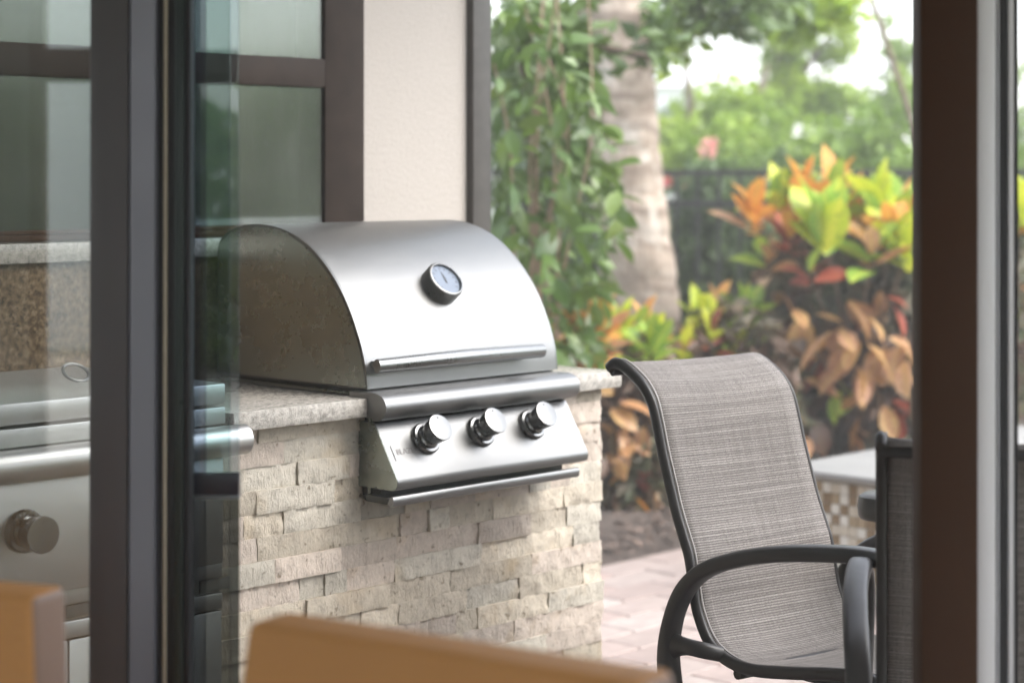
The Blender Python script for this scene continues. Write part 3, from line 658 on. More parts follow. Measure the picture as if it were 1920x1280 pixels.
# ================================================================== PATIO CHAIRS
CF = Vector((.593,-.805,0)); CL = Vector((.805,.593,0)); CB = Vector((.451,4.11,0))
prof = [(-.392,.980),(-.372,.992),(-.345,.989),(-.308,.972),(-.272,.948),(-.245,.914),(-.228,.870),(-.210,.811),(-.188,.750),(-.166,.691),(-.142,.640),(-.124,.600),(-.112,.545),(-.098,.490),(-.066,.438),(-.025,.413),(.03,.402),(.095,.405),(.20,.422),(.30,.440),(.38,.450),(.42,.438),(.44,.41)]
def make_chair():
    c = CB + CL*.21 + CF*.08
    t = thing('patio_chair', 'high-backed patio chair with grey woven sling seen from its side', 'chair', (c.x, c.y, 0), math.atan2(CF.y, CF.x), 'sling patio chairs by the table')
    def P(a, l, z): return Vector((a-.08, l-.21, z))
    fine = catmull(prof, 5)
    # sling
    m = MB(); nL = 12; uv = []; dist = 0
    for i, (a, z) in enumerate(fine):
        if i: dist += math.hypot(a-fine[i-1][0], z-fine[i-1][1])
        j0 = max(0, i-1); j1 = min(len(fine)-1, i+1); ta = Vector((fine[j1][0]-fine[j0][0], fine[j1][1]-fine[j0][1])).normalized()
        nx, nz = ta.y, -ta.x      # towards the back / below
        for j in range(nL+1):
            q = j/nL; sag = .014*math.sin(math.pi*q)*min(1, i/14)
            p = P(a - abs(nx)*0 + (-nx)*0, .008+.404*q, z); p.x += -sag*abs(ta.y)*(-1 if 0 else 1); p.z += -sag*abs(ta.x)*.8
            m.v.append(tuple(p)); uv.append((.404*q, dist))
    n = len(fine)
    for i in range(n-1):
        for j in range(nL): m.f.append((i*(nL+1)+j, i*(nL+1)+j+1, (i+1)*(nL+1)+j+1, (i+1)*(nL+1)+j)); m.mi.append(0)
    m.uv = uv; slg = obj('sling', m, M['sling'], t, 180)
    sm = slg.modifiers.new('thickness', 'SOLIDIFY'); sm.thickness = .003
    sec = lambda t_: [(.0095*math.cos(q)*1.0, .0135*math.sin(q)) for q in [i*math.pi/6 for i in range(12)]]
    for l in (0, .42):
        pts = [P(a, l, z) for a, z in fine]
        r_ = obj('side_rail', MB().sweep([p + Vector((-.004, 0, -.006 if l else 0)) for p in pts], sec if l == 0 else (lambda t_: [(.006*math.cos(q), .0075*math.sin(q)) for q in [i*math.pi/5 for i in range(10)]]), (0,1,0)), M['frame'], t, 60)
        if l == 0: bead = obj('sling_bead', MB().tube([p + Vector((.006, .0085 if l == 0 else -.0085, .010)) for p in pts], .0022, 6), plain('sling_bead', (.30,.28,.27), .5) if l == 0 else bpy.data.materials['sling_bead'], t, 60)
    arm = [(-.10,.20),(-.125,.26),(-.148,.339),(-.152,.416),(-.128,.495),(-.085,.555),(-.015,.602),(.10,.642),(.223,.669),(.339,.686),(.42,.693),(.475,.690),(.52,.668),(.545,.62),(.53,.55),(.47,.46)]
    for sg, l in ((-1, -.036), (1, .456)):
        pts = catmull3([P(a, l + sg*.012*math.sin(math.pi*min(1, max(0, (a+.15)/.7))), z) for a, z in arm], 5)
        def asec(tt):
            wv = .020 + .003*math.sin(math.pi*tt); hv = .0165 + .019*max(0, 1-tt*4.0)
            return [(wv*math.copysign(abs(math.cos(q))**.6, math.cos(q)), hv*math.copysign(abs(math.sin(q))**.6, math.sin(q))) for q in [i*math.pi/8 for i in range(16)]]
        obj('arm', MB().sweep(pts, asec, (0,1,0)), M['frame'], t, 50)
        obj('brace', MB().sweep(catmull3([P(-.135,l,.420),P(-.10,l,.424),P(-.05,l,.426),P(-.03,0 if sg < 0 else .42,.416)], 4),
            lambda tt: [((.015)*math.cos(q), (.0175+.012*max(0,1-2*tt)**2)*math.sin(q)) for q in [i*math.pi/6 for i in range(12)]], (0,1,0)), M['frame'], t, 50)
    for a, z in ((.02,.385), (.30,.418)): obj('cross_bar', MB().tube([P(a, 0, z), P(a, .42, z)], .012, 10), M['frame'], t, 60)
    bar = MB().tube([P(-.385,.0,.972), P(-.385,.42,.972)], .009, 10); obj('top_bar', bar, M['frame'], t, 60)
    obj('pedestal', MB().lathe([(.11,.388),(.11,.375),(.035,.36),(.030,.14),(.055,.11),(.055,.06),(.02,.05)], 24, Matrix.Translation(P(.12,.21,0))), M['frame'], t, 40)
    for k_ in range(4):
        a = R(45+90*k_); e = P(.12,.21,0)
        obj('leg', MB().tube(catmull3([e+Vector((math.cos(a)*r_, math.sin(a)*r_, z_)) for r_, z_ in ((.03,.10),(.14,.105),(.24,.07),(.29,.018))], 4), .016, 10), M['frame'], t, 60)
    obj('base_ring', MB().tube([P(.12,.21,0)+Vector((.29*math.cos(a), .29*math.sin(a), .016)) for a in [i*2*math.pi/48 for i in range(49)]], .015, 10), M['frame'], t, 60)
    return t
ch1 = make_chair()
ch2 = copy_tree(ch1)
F2 = Vector((.19,.98,0)).normalized(); L2 = Vector((-F2.y, F2.x, 0)); DS = .55
# left rail top tip at (.645, 3.24)
c2 = Vector((.602, 3.25, 0)) + F2*(.472*DS) - L2*.21
ch2.location = (c2.x, c2.y, 0); ch2.rotation_euler = (0,0,math.atan2(F2.y, F2.x)); ch2.scale = (DS, -1, .985)
ch2['label'] = 'dark patio chair seen from behind, mostly hidden by the brown door jamb'

# table
TC = Vector((.776, 4.6, 0)); TW = .95
tb = thing('patio_table', 'square dark metal patio table with glass inset top, its corner behind the chair', 'table', TC, math.atan2(-V.y, -V.x))
zt = .674        # local x along the near edge, y along the far-going edge
def rrect(o, r, z, n=6):
    out = []
    for cx, cy, a0 in ((TW-o-r, TW-o-r, 0), (o+r, TW-o-r, 90), (o+r, o+r, 180), (TW-o-r, o+r, 270)):
        for i in range(n+1): a = R(a0+90*i/n); out.append((cx+r*math.cos(a), cy+r*math.sin(a), z))
    return out
def rings(levels, cap=False):
    m = MB(); L0 = [rrect(*l) for l in levels]; n = len(L0[0]); m.v = [q for l in L0 for q in l]
    for i in range(len(L0)-1):
        for j in range(n): m.f.append((i*n+j, i*n+(j+1)%n, (i+1)*n+(j+1)%n, (i+1)*n+j)); m.mi.append(0)
    if cap: m.f.append(tuple(range((len(L0)-1)*n, len(L0)*n))); m.mi.append(0)
    return m
obj('rim', rings([(.055,.03,zt-.058),(.006,.05,zt-.058),(.001,.055,zt-.050),(.0,.055,zt-.03),(.004,.05,zt-.006),(.012,.045,zt),(.055,.03,zt),(.056,.03,zt-.010)]), M['table_metal'], tb, 40)
obj('glass_top', rings([(.0565,.03,zt-.010),(.0565,.03,zt-.003)], True), M['table_glass'], tb, None)
for x, y in ((.06,.06),(TW-.10,.06),(.06,TW-.10),(TW-.10,TW-.10)): obj('leg', rbox(x, x+.04, y, y+.04, 0, zt-.0585, .005), M['table_metal'], tb, 30)

# ================================================================== RAISED SPA WALL
SC = Vector((1.01, 6.68, 0)); sf = (-V); su = U
spa = thing('spa_wall', 'raised spa wall faced with small brown and cream mosaic tiles under pale coping', 'wall', SC, math.atan2(sf.y, sf.x))
# local x along the visible face (right and nearer), local y = away to the right
ang = math.atan2(sf.y, sf.x)
SL = 1.9; SZ = .400
obj('core', MB().box(-.08, SL, .012, 1.5, 0, SZ), M['grout'], spa, None)
obj('coping', rbox(-.12, SL, -.045, .34, SZ+.001, SZ+.024, .006), M['cap_stone'], spa)
obj('coping', rbox(-.12, .24, .342, 1.5, SZ+.001, SZ+.024, .006), M['cap_stone'], spa)
obj('water', MB().box(.24, SL, .34, 1.5, SZ-.06, SZ-.05), glassy('pool_water', (.3,.6,.6), .4, .03), spa, None)
ts = .0345; tmesh = [rbox(.0012, ts-.0012, .004, .014, .0012, ts-.0012, .001, 1).mesh('tile', mt, 30) for mt in TILE]
cells = [(i, j) for i in range(-2, int(SL/ts)) for j in range(int(SZ/ts))]
def vis(i):
    p = SC + sf*(i*ts); return abs(960+3734*p.x/p.y - 1590)
cells.sort(key=lambda c: vis(c[0])); rest = [MB() for _ in TILE]
for n_, (i, j) in enumerate(cells):
    w_ = rnd.choices(range(4), [3,3,4,4])[0]
    if n_ < 290:
        o = link('tile', tmesh[w_], spa); o.location = (i*ts, 0, j*ts+.004)
    else: rest[w_].box(i*ts+.0012, i*ts+ts-.0012, .004, .0118, j*ts+.0052, j*ts+ts+.0028)
for q, m in enumerate(rest):
    stuff(obj('tile_field', m, TILE[q], spa, None))

# ================================================================== VEGETATION
def leaf(L_, W_, curl=.2, fold=.18, n=4, tipw=.0):
    m = MB(); vs = []
    for i in range(n+1):
        q = i/n; wd = W_*math.sin(math.pi*min(1, q*.93+.035))**.8*(1 if q < 1 else 0)
        z = -curl*L_*q*q; y = L_*q*(1-.15*curl*q)
        vs += [(-wd/2, y, z+fold*wd), (0, y, z), (wd/2, y, z+fold*wd)]
    fs = []
    for i in range(n): a = 3*i; fs += [(a, a+1, a+4, a+3), (a+1, a+2, a+5, a+4)]
    return m.add(vs, fs)
LV = {}
for nm in LM:
    LV[nm] = [leaf(1, w_, cu, fo).mesh('leaf', LM[nm], 180) for w_, cu, fo in ((.48,.12,.2),(.60,.3,.15),(.40,-.05,.25))]
def orient(d, roll=0.):
    q = Vector(d).normalized().to_track_quat('Y', 'Z'); return (q.to_matrix() @ Matrix.Rotation(roll, 3, 'Y')).to_euler()

def croton(label, base, rosettes, Y, extra=None, group='croton shrubs in the planting bed'):
    root = thing('croton_shrub', label, 'shrub', base, 0, group); n = 0; B0 = Vector(base)
    st = MB()
    for (px, py, dY, cnt, pal, L_, tilt) in rosettes:
        top = ray(px, py, Y+dY) - B0
        mid = Vector((top.x*.35, top.y*.35, top.z*.5)) + Vector((rnd.uniform(-.04,.04), rnd.uniform(-.04,.04), 0))
        st.tube(catmull3([Vector((rnd.uniform(-.03,.03), rnd.uniform(-.03,.03), .0)), mid, top], 4), lambda t: .011*(1-.6*t), 6)
        for i in range(cnt):
            n += 1
            if n > 297: break
            q = (i+.5)/cnt; az = i*2.399 + rnd.uniform(-.3,.3); el = R(tilt + (80-tilt)*(1-q) if tilt > -20 else tilt + rnd.uniform(-25, 45)) * rnd.uniform(.85,1.1)
            d_ = Vector((math.cos(az)*math.cos(el), math.sin(az)*math.cos(el), math.sin(el)))
            nm = rnd.choice(pal); o = link('leaf', rnd.choice(LV[nm]), root)
            o.location = top + Vector((0,0,-.10*q*(1 if tilt > -20 else .3))) + d_*.015 + (Vector((rnd.uniform(-.07,.07), rnd.uniform(-.07,.07), rnd.uniform(-.08,.08))) if tilt <= -20 else Vector((0,0,0)))
            o.rotation_euler = orient(d_, rnd.uniform(-.7,.7)); s_ = L_*rnd.uniform(.75,1.2)*(.88 if tilt <= -20 else 1); o.scale = (s_*rnd.uniform(.9,1.25), s_, s_)
    obj('stems', st, M['bark'], root, 60)
    if extra:
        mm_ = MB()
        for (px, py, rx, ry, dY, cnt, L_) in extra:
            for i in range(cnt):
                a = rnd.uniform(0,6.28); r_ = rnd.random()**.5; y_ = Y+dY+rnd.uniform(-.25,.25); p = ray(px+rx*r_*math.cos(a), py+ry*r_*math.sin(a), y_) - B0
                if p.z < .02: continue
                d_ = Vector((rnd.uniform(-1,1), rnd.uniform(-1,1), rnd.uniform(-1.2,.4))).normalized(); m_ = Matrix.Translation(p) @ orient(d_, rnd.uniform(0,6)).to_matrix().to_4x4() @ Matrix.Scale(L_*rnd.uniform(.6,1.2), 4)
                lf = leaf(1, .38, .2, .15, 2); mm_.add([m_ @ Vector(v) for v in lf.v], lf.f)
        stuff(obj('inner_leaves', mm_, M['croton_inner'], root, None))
    return root
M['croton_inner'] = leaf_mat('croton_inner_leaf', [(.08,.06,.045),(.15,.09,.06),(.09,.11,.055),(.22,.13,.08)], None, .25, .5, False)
G, Lm, O_, Rd, T_, Pk, D_ = 'green','lime','orange','red','tan','pink','dark'
croton('tall croton with bright green, yellow and orange upper leaves beside the door jamb', (1.55, 9.0, .02), [
  (1412,400,-.1,12,[O_,O_,O_,Pk],.17,10),(1468,390,.1,12,[Lm,Lm,G],.20,25),(1505,372,0,10,[O_,T_,Lm],.18,20),(1560,372,.05,14,[G,Lm,O_,Lm],.21,20),
  (1545,440,-.35,12,[G,G,Lm],.26,45),(1600,420,.2,10,[G,Rd,O_],.2,15),(1650,392,0,12,[G,Lm,Lm],.21,25),(1690,400,.1,12,[G,Lm,O_],.2,15),(1665,440,-.2,12,[O_,Lm,Pk,Lm],.19,10),
  (1700,470,-.3,12,[Lm,Lm,G],.2,10),(1745,430,0,12,[Lm,G,O_],.2,15),(1800,440,.1,12,[Lm,G,O_],.2,15),(1860,420,0,12,[Lm,G,O_],.2,15),(1910,400,0,12,[Lm,Lm,G],.2,15),(1480,440,-.2,9,[Rd,Rd,O_],.15,5),(1635,470,-.3,8,[G,T_,Pk],.19,0),
  (1440,480,-.1,8,[Pk,G,T_],.16,-10),(1520,500,-.3,8,[G,D_,Rd],.15,-5),
  (1470,530,-.1,7,[Pk,T_,D_],.15,-40),(1500,590,-.3,8,[T_,T_,D_],.18,-55),(1590,590,-.35,8,[T_,Pk,O_],.22,-50),(1655,560,-.2,7,[D_,Pk,Rd],.16,-45),(1450,625,-.1,7,[Pk,D_,T_],.17,-50),
  (1540,660,-.2,6,[D_,Rd],.16,-50),(1620,665,-.4,7,[Pk,T_],.2,-60),(1680,660,-.3,7,[Pk,Pk,T_],.22,-60),(1560,710,-.2,6,[T_,D_,G],.16,-50),(1625,740,-.3,6,[T_,T_,D_],.19,-65),(1690,740,-.2,5,[Rd,D_],.17,-50),(1600,790,-.2,5,[T_,D_],.16,-55),(1910,560,0,8,[Lm,T_,G],.2,-30)],
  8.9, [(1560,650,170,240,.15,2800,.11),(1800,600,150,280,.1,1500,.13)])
croton('low croton with orange and yellow-green leaves behind the granite counter end', (.48, 8.4, .02), [
  (1078,632,-.2,16,[O_,O_,Pk],.18,10),(1120,622,-.3,16,[O_,Pk,O_],.18,15),(1165,612,0,12,[Lm,Lm,G],.13,20),(1205,610,.1,10,[O_,G,O_],.12,15),(1220,650,-.1,14,[G,G,Lm],.15,10),(1100,675,-.3,12,[Pk,O_,T_],.16,-10),
  (1150,760,-.2,10,[Pk,T_,D_],.16,-50),(1200,800,-.1,8,[D_,Pk],.14,-50),(1150,850,-.2,8,[T_,D_,Pk],.14,-50),(1240,830,0,8,[D_,Rd],.14,-45),(1165,900,-.1,7,[O_,D_],.11,-50),(1250,930,-.1,6,[Pk,T_],.12,-45)],
  8.2, [(1180,800,110,170,.1,1500,.10)])
croton('small croton with yellow and maroon leaves growing right of the palm base', (.86, 8.7, .02), [
  (1312,590,0,10,[Lm,Lm,Lm],.14,15),(1345,578,.1,9,[O_,O_,T_],.13,20),(1335,625,-.1,6,[Rd,Rd,Lm],.12,0),(1395,600,.1,14,[G,G,G],.19,20),(1372,640,0,12,[G,G,Lm],.16,5),(1285,650,-.1,8,[Lm,T_],.13,40),
  (1330,700,0,8,[D_,G],.15,-30),(1420,700,0,8,[D_,Pk,G],.16,-40),(1480,740,0,8,[Pk,D_,T_],.18,-50),(1500,800,0,8,[Rd,D_,Pk],.17,-50)],
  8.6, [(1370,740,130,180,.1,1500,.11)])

# palm
pl = thing('palm_tree', 'thick ringed palm trunk leaning slightly behind the grill', 'palm tree', ray(1213, 880, 9.3).xy.to_3d())
b0 = pl.location.copy(); pts = []
N = 150
pz = [(0,1222),(.3,1218),(.62,1206),(.95,1197),(1.4,1172),(1.8,1160),(2.2,1150),(4,1105),(6.2,1080)]
def interp(z, tab):
    for (a, x), (b, y) in zip(tab, tab[1:]):
        if z <= b: return x+(y-x)*(z-a)/(b-a)
    return tab[-1][1]
tr_ = MB(); rings = []; M_ = 36
for i in range(N*2+1):
    z = 6.2*i/(N*2); cx = (interp(z, pz)-960)/3734*9.3 - b0.x
    sp_ = .185; ph = (z/sp_ + .22*math.sin(z*3.1)); fr = ph % 1
    r_ = interp(z, [(0,.25),(.25,.185),(.9,.178),(2.2,.168),(6.2,.14)])*(1 - .045*math.exp(-((min(fr,1-fr))/.10)**2) + .02*math.sin(math.pi*fr))
    for j in range(M_):
        a = 2*math.pi*j/M_; rr = r_*(1+.035*noise.noise(Vector((math.cos(a)*2, math.sin(a)*2, z*3)))); tr_.v.append((cx+rr*math.cos(a), rr*math.sin(a), z + .012*math.sin(a*2+int(ph))))
for i in range(N*2):
    for j in range(M_): tr_.f.append((i*M_+j, i*M_+(j+1)%M_, (i+1)*M_+(j+1)%M_, (i+1)*M_+j)); tr_.mi.append(0)
obj('trunk', tr_, M['palm'], pl, 60)
fr_ = MB(); tx = (1080-960)/3734*9.3 - b0.x
for k_ in range(14):
    az = k_*2.4; el0 = rnd.uniform(.2, 1.0); cps = []
    for i in range(13):
        q = i/12; cps.append(Vector((tx,0,6.1)) + Vector((math.cos(az), math.sin(az), 0))*(2.3*q) + Vector((0,0, 2.0*q*el0 - 2.0*q*q)))
    fr_.tube(cps, lambda t: .02*(1-.8*t), 5); sd = Vector((-math.sin(az), math.cos(az), 0))
    for i in range(1, 12):
        for h in (0, .5):
            p = cps[i].lerp(cps[i+1], h)
            for sg in (-1, 1):
                e = p + sd*sg*.45*math.sin(math.pi*(i+h)/12.5+.2) + Vector((math.cos(az)*.2, math.sin(az)*.2, -.22)); wv = Vector((math.cos(az), math.sin(az), 0))*.02
                fr_.add([p-wv, p+wv, e], [(0,1,2)])
stuff(obj('fronds', fr_, M['tree_mid'], pl, None))

def blob_leaves(blobs, size, off, upbias=0., hang=0.):
    m = MB()
    for (px, py, Y, rx, ry, rd, n) in blobs:
        c = ray(px, py, Y) - off; RX = rx/3734*Y; RZ = ry/3734*Y
        # clumps
        cl = [Vector((rnd.gauss(0,.45)*RX, rnd.gauss(0,.45)*rd, rnd.gauss(0,.45)*RZ)) for _ in range(max(4, n//45))]
        cr = [rnd.uniform(.10,.26)*min(RX, RZ)+size for _ in cl]
        for _ in range(n):
            k_ = rnd.randrange(len(cl)); v = Vector((rnd.gauss(0,1), rnd.gauss(0,1), rnd.gauss(0,1))).normalized()*cr[k_]*rnd.random()**.4
            p = c + cl[k_] + v; s_ = size*rnd.uniform(.55,1.3)
            d_ = Vector((rnd.gauss(0,1), rnd.gauss(0,1), rnd.gauss(0,.6)-hang)).normalized(); e = d_.orthogonal(); e.rotate(Matrix.Rotation(rnd.uniform(0,6.28), 3, d_))
            e = e.normalized()*s_*.27; nn = d_.cross(e)*.25
            m.add([p, p+d_*s_*.45+e+nn, p+d_*s_, p+d_*s_*.45-e+nn], [(0,1,2,3)])
    return m
def tree(name, label, cat, base, limbs, blobs, size, mat, group=None, hang=0., trunk_r=.06, bark='bark'):
    B0 = Vector(base); t = thing(name, label, cat, base, 0, group); st = MB()
    for l in limbs:
        pts = [ray(*q) - B0 if len(q) == 3 else Vector(q[:3]) for q in l]
        st.tube(catmull3(pts, 5), lambda tt: trunk_r*(1-.75*tt), 8)
    if limbs: obj('trunk', st, M[bark], t, 60)
    stuff(obj('crown', blob_leaves(blobs, size, B0, 0, hang), M[mat], t, None)); return t
GB = 'trees and hedges behind the garden fence'
tree('garden_tree', 'bright green leafy tree right of the palm trunk, around the white gap', 'tree', (1.6, 14, 0), [[(0,0,0,0),(1330,420,14),(1300,250,14),(1280,60,14)],[(1320,330,14),(1400,240,14),(1440,120,14)]],
  [(1285,260,14,50,60,.5,500),(1350,250,14,75,70,.6,1100),(1300,300,13.6,70,45,.5,700),(1420,300,14,100,70,.7,1300),(1250,110,14,30,80,.4,180)], .10, 'tree_bright', GB, 0)
tree('garden_tree', 'upright airy tree with thin dark stem in the middle of the white sky', 'tree', (2.0, 15, 0), [[(0,0,0,0),(1462,420,15),(1455,200,15),(1470,-60,15)],[(1456,260,15),(1500,150,15),(1560,60,15)],[(1456,300,15),(1400,180,15)]],
  [(1480,70,15,70,85,.5,1300),(1490,180,15,70,50,.5,600),(1455,30,15,60,45,.5,500),(1560,190,15,110,50,.5,900),(1580,90,15,28,110,.3,420),(1400,200,15,80,30,.5,350)], .09, 'tree_bright', GB, 0, .045)
tree('garden_tree', 'sparse tree top at far right of the white sky beside the jamb', 'tree', (3.0, 16, 0), [[(0,0,0,0),(1690,300,16),(1695,100,16),(1700,-50,16)]],
  [(1690,110,16,30,110,.4,450),(1660,210,16,70,50,.5,700),(1780,150,16,70,130,.6,800),(1920,260,15,60,160,.6,900)], .09, 'tree_mid', GB, 0, .022)
tree('hedge', 'dense mid-green hedge below the trees behind the tall croton', 'hedge', (2.4, 12.2, 0), [],
  [(1600,290,12.4,110,70,.5,2300),(1500,330,12.2,110,80,.5,2200),(1660,370,12,90,110,.5,1900),(1560,440,12,160,110,.5,2400),(1800,400,12,120,160,.5,1800),(1920,420,12,80,160,.5,900)], .075, 'tree_mid', GB)
tree('hedge', 'dark green hedge between palm trunk and croton', 'hedge', (1.2, 11.2, 0), [],
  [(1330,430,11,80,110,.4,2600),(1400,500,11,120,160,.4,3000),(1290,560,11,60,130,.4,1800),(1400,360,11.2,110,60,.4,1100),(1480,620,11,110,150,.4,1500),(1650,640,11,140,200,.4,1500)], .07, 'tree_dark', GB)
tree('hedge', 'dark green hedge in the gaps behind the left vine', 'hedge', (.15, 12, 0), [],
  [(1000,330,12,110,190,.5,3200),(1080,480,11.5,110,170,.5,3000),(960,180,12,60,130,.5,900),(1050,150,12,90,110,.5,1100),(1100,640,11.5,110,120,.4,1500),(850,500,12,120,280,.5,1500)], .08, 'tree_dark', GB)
tree('overhanging_branch', 'dark leafy branches hanging across the top of the palm trunk', 'tree', (.2, 8.2, 0), [[(0,0,0,0),(1010,500,8.1),(1000,200,8),(1060,40,7.9),(1200,-40,7.8)],[(1030,110,8),(1120,90,8),(1230,110,7.9)],[(1000,220,8),(960,60,8)]],
  [(1040,50,8,60,60,.3,210),(1150,100,8,90,20,.3,45),(1250,50,8.2,40,50,.3,50),(1060,110,8,45,35,.3,80),(1340,-5,9,90,24,.4,320),(1440,5,9.4,70,24,.4,260),(970,90,8,40,90,.3,120)], .11, 'vine_mass', None, .5, .035)
tree('overhanging_branch', 'bright leafy branches along the top edge above the white sky', 'tree', (2.6, 10.4, 0), [[(0,0,0,0),(1560,-200,10.4),(1440,-60,10.3),(1300,-10,10.2)]],
  [(1290,25,10.3,60,30,.4,200),(1380,15,10.3,70,25,.4,220),(1470,40,10.4,60,40,.4,330),(1550,10,10.4,60,25,.4,200),(1260,80,10.3,25,30,.3,60)], .10, 'tree_bright', None, .3, .018)
# leafy vine on the left, its largest leaves one by one
vb = Vector((.12, 7.6, 0)); vn = thing('leafy_vine', 'tall shrub with drooping dark green leaves between post and palm', 'shrub', vb)
vs_ = MB()
for k_ in range(8):
    x0 = rnd.uniform(935, 1110); pts = [Vector((rnd.uniform(-.1,.15), rnd.uniform(-.1,.1), 0)), ray(x0*.5+500+rnd.uniform(-20,20), 520, 7.6)-vb, ray(x0, 250+rnd.uniform(-60,60), 7.5)-vb, ray(x0+rnd.uniform(-60,60), rnd.uniform(-60,160), 7.5)-vb]
    vs_.tube(catmull3(pts, 5), lambda t: .007*(1-.6*t), 6)
obj('stems', vs_, M['twig'], vn, 60)
vl = [leaf(1, w_, cu, .12).mesh('leaf', M['vine'], 180) for w_, cu in ((.46,.25),(.38,.4),(.55,.15))]
def vpos():
    while True:
        py = rnd.uniform(-20, 680); xr = interp(max(0, py), [(0,1040),(110,1090),(200,1120),(300,1165),(420,1175),(520,1140),(680,1130)]); px = rnd.uniform(925, xr)
        return ray(px, py, rnd.uniform(7.1, 8.0))
for i in range(290):
    p = vpos(); d_ = Vector((rnd.gauss(.25,.8), rnd.gauss(-.2,.6), -.45+rnd.gauss(0,.55))).normalized(); s_ = rnd.uniform(.06,.15)
    o = link('leaf', rnd.choice(vl), vn); o.location = p - vb; o.rotation_euler = orient(d_, rnd.uniform(-1.2,1.2)); o.scale = (s_, s_, s_)
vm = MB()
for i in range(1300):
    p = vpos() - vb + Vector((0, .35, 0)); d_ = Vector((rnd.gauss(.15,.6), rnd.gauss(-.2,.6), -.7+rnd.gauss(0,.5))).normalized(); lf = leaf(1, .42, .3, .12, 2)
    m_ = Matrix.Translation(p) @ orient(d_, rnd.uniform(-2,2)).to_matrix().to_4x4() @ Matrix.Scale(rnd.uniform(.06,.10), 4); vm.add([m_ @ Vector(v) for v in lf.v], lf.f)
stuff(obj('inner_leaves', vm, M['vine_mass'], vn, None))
# greenery that the windows and the steel look at, on the open side of the terrace and behind the room
def side_hedge(label, x0, x1, y0, y1, top, n, mat, grp):
    t = thing('hedge', label, 'hedge', ((x0+x1)/2, (y0+y1)/2, 0), 0, grp); m = MB()
    for _ in range(n):
        x = rnd.uniform(x0, x1); y = rnd.uniform(y0, y1); z = rnd.uniform(0, top)*(1 if rnd.random() < .9 else 1.25); p = Vector((x-(x0+x1)/2, y-(y0+y1)/2, z))
        d_ = Vector((rnd.gauss(0,1), rnd.gauss(0,1), rnd.gauss(0,1))).normalized(); e = d_.orthogonal().normalized()*.05; m.add([p, p+d_*.09+e, p+d_*.2, p+d_*.09-e], [(0,1,2,3)])
    stuff(obj('crown', m, M[mat], t, None)); return t
side_hedge('long hedge to the right of the terrace, outside the view', 9, 10.2, -4, 11, 2.2, 16000, 'tree_mid', None)
tree('hedge', 'green hedge behind the fence further right, beyond the spa wall', 'hedge', (4.5, 11.6, 0), [], [(2150,330,11.6,300,170,.5,3200),(2500,330,11.6,260,190,.5,3000),(2150,620,11.6,400,200,.4,3500)], .10, 'tree_mid', GB)
side_hedge('hedge outside the rear window behind the room', -2.8, 1.5, -8.6, -7.8, 1.9, 4000, 'tree_mid', None)
# hanging red blossoms on the fence
for (px, py, r_) in ((1250,345,12),(1285,340,16),(1330,282,20),(1290,415,9)):
    c = ray(px, py, 11.6); m = MB()
    for _ in range(26):
        d_ = Vector((rnd.gauss(0,1), rnd.gauss(0,1), rnd.gauss(0,1))).normalized(); p = d_*r_/3734*11.6*rnd.random()*.6; e = d_.orthogonal().normalized()*.022
        m.add([p, p+d_*.03+e, p+d_*.055, p+d_*.03-e], [(0,1,2,3)])
    pinky = py < 300
    o = obj('blossom', m, M.setdefault('blossom_p' if pinky else 'blossom_r', leaf_mat('pink_petals' if pinky else 'red_petals', [(.75,.35,.33),(.8,.45,.42)] if pinky else [(.45,.05,.06),(.55,.12,.12)], None, .3, .6)), None, None)
    o.location = c; tag(o, {345:'small red blossom cluster beside the palm trunk at fence top', 340:'larger red blossom cluster hanging on the black fence', 282:'pale pink blossom cluster in the bright green foliage', 415:'tiny red blossom cluster low against the dark hedge'}[py], 'blossom', 'blossom clusters by the fence')
# fence
fe = thing('garden_fence', 'black metal picket fence behind the planting bed', 'fence', (1.6, 10.3, 0))
for z in (1.40, 1.24, .15): obj('rail', MB().box(-3.5, 4, -.016, .016, z, z+.032), M['fence'], fe, None)
pk = MB().box(-.009, .009, -.009, .009, .05, 1.42).mesh('picket', M['fence'], None)
for i in range(68): o = link('picket', pk, fe); o.location = (-3.5+.11*i, 0, 0)
for x in (-3.5, -1.2, 1.1, 3.4): obj('fence_post', MB().box(x-.03, x+.03, -.03, .03, 0, 1.5), M['fence'], fe, None)
# far house
hs_ = thing('far_house', 'white house glimpsed through the trees right of the palm', 'house', (4, 34, 0))
obj('wall', MB().box(-1.9, -.8, 0, 6, 0, 2.9), M['white_wall'], hs_, None)
rf = MB(); rf.prism([(-.3,2.905),(3,3.4),(6.3,2.905)], -2.1, -.6); obj('roof', rf, M['white_wall'], hs_, None)
for x in (-1.25,):
    f_ = obj('window', MB().box(x-.35, x+.35, -.06, -.004, 2.0, 2.6), M['white_wall'], hs_, None); obj('pane', MB().box(x-.28, x+.28, -.075, -.062, 2.06, 2.54), M['far_glass'], f_, None)

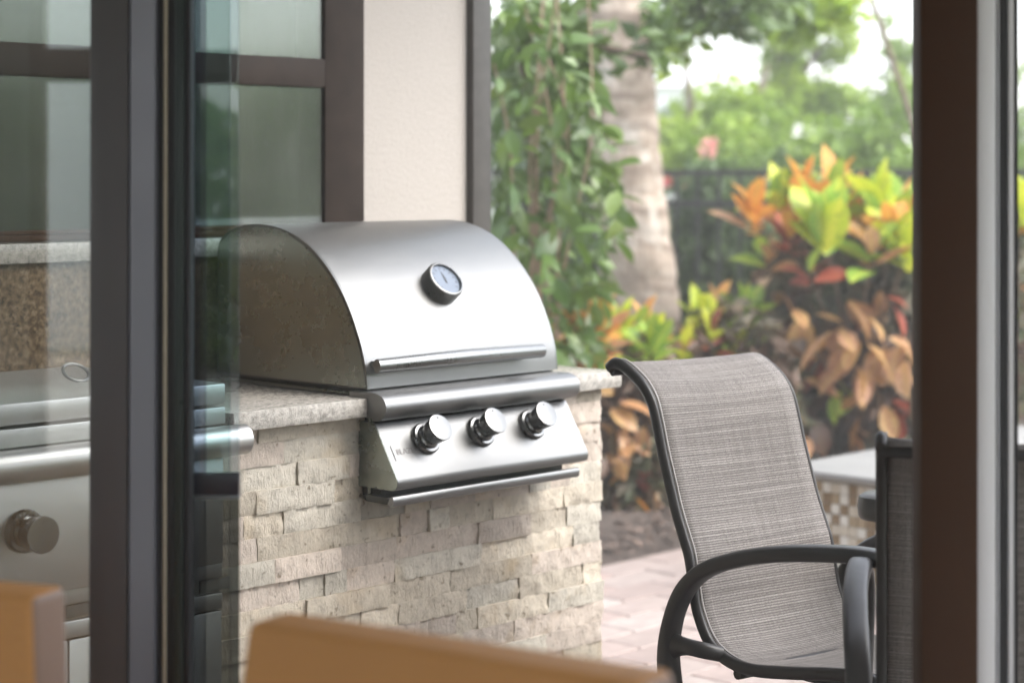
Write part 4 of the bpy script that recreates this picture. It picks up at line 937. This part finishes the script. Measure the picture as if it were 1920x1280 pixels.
# ================================================================== INDOOR DINING CHAIRS (close to the camera)
def dining(label, corner, ang, w_=.52, first=None):
    t = thing('dining_chair', label, 'chair', (0,0,0), 0, 'tan leather dining chairs')
    zt_ = .897
    # back: rounded slab with a slight flare; local x from the top corner, y thickness away
    bm = bmesh.new(); bmesh.ops.create_cube(bm, size=1)
    for v in bm.verts:
        fl = .17*(zt_-.40)*(1 if v.co.z < 0 else 0)
        v.co = Vector((w_*(v.co.x+.5) + (-fl*.8 if v.co.x < 0 else fl*.4), (v.co.y+.5)*.075 + (0 if v.co.z > 0 else -.02), (.40 if v.co.z < 0 else zt_)))
    bmesh.ops.bevel(bm, geom=bm.edges[:], offset=.013, segments=4, affect='EDGES', profile=.55)
    bm.normal_update()
    mb = MB(); mb.v = [tuple(v.co) for v in bm.verts]; mb.f = [tuple(v.index for v in f.verts) for f in bm.faces]; mb.mi = [1 if abs(f.normal.x) > .6 else 0 for f in bm.faces]; bm.free()
    obj('backrest', mb, [M['leather'], M['leather_side']], t, 40)
    obj('seat', rbox(-.005, w_+.005, .05, .50, .36, .47, .03, 4), M['leather'], t, 50)
    for x, y in ((.02,.02),(w_-.06,.02),(.02,.45),(w_-.06,.45)): obj('leg', MB().box(x, x+.04, y, y+.04, 0, .365), M['wood_dark'], t, None)
    t.location = (corner[0], corner[1], 0); t.rotation_euler = (0, 0, ang); return t
dining('tan leather dining chair back in the foreground, lower centre', (-.306, 2.295), math.atan2(-.28, .436))
a2 = math.atan2(-.36, .93)
dining('tan leather dining chair with side colour darkened as shade at lower left corner', (-.585-.52*math.cos(a2), 2.43-.52*math.sin(a2)), a2)

# ================================================================== ADDED HAZE, standing in for the veil of door glass and screen
hz = bpy.data.materials.new('veil_haze'); hz.use_nodes = True; t_ = hz.node_tree; t_.nodes.clear()
ho = t_.nodes.new('ShaderNodeOutputMaterial'); pv = t_.nodes.new('ShaderNodeVolumePrincipled'); pv.inputs['Density'].default_value = .010; pv.inputs['Color'].default_value = (.97,.96,.93,1); pv.inputs['Anisotropy'].default_value = .0
t_.links.new(pv.outputs[0], ho.inputs['Volume'])
stuff(obj('added_haze', MB().box(-72, 72, -62, 92, -1.2, 9.5), hz, None, None))
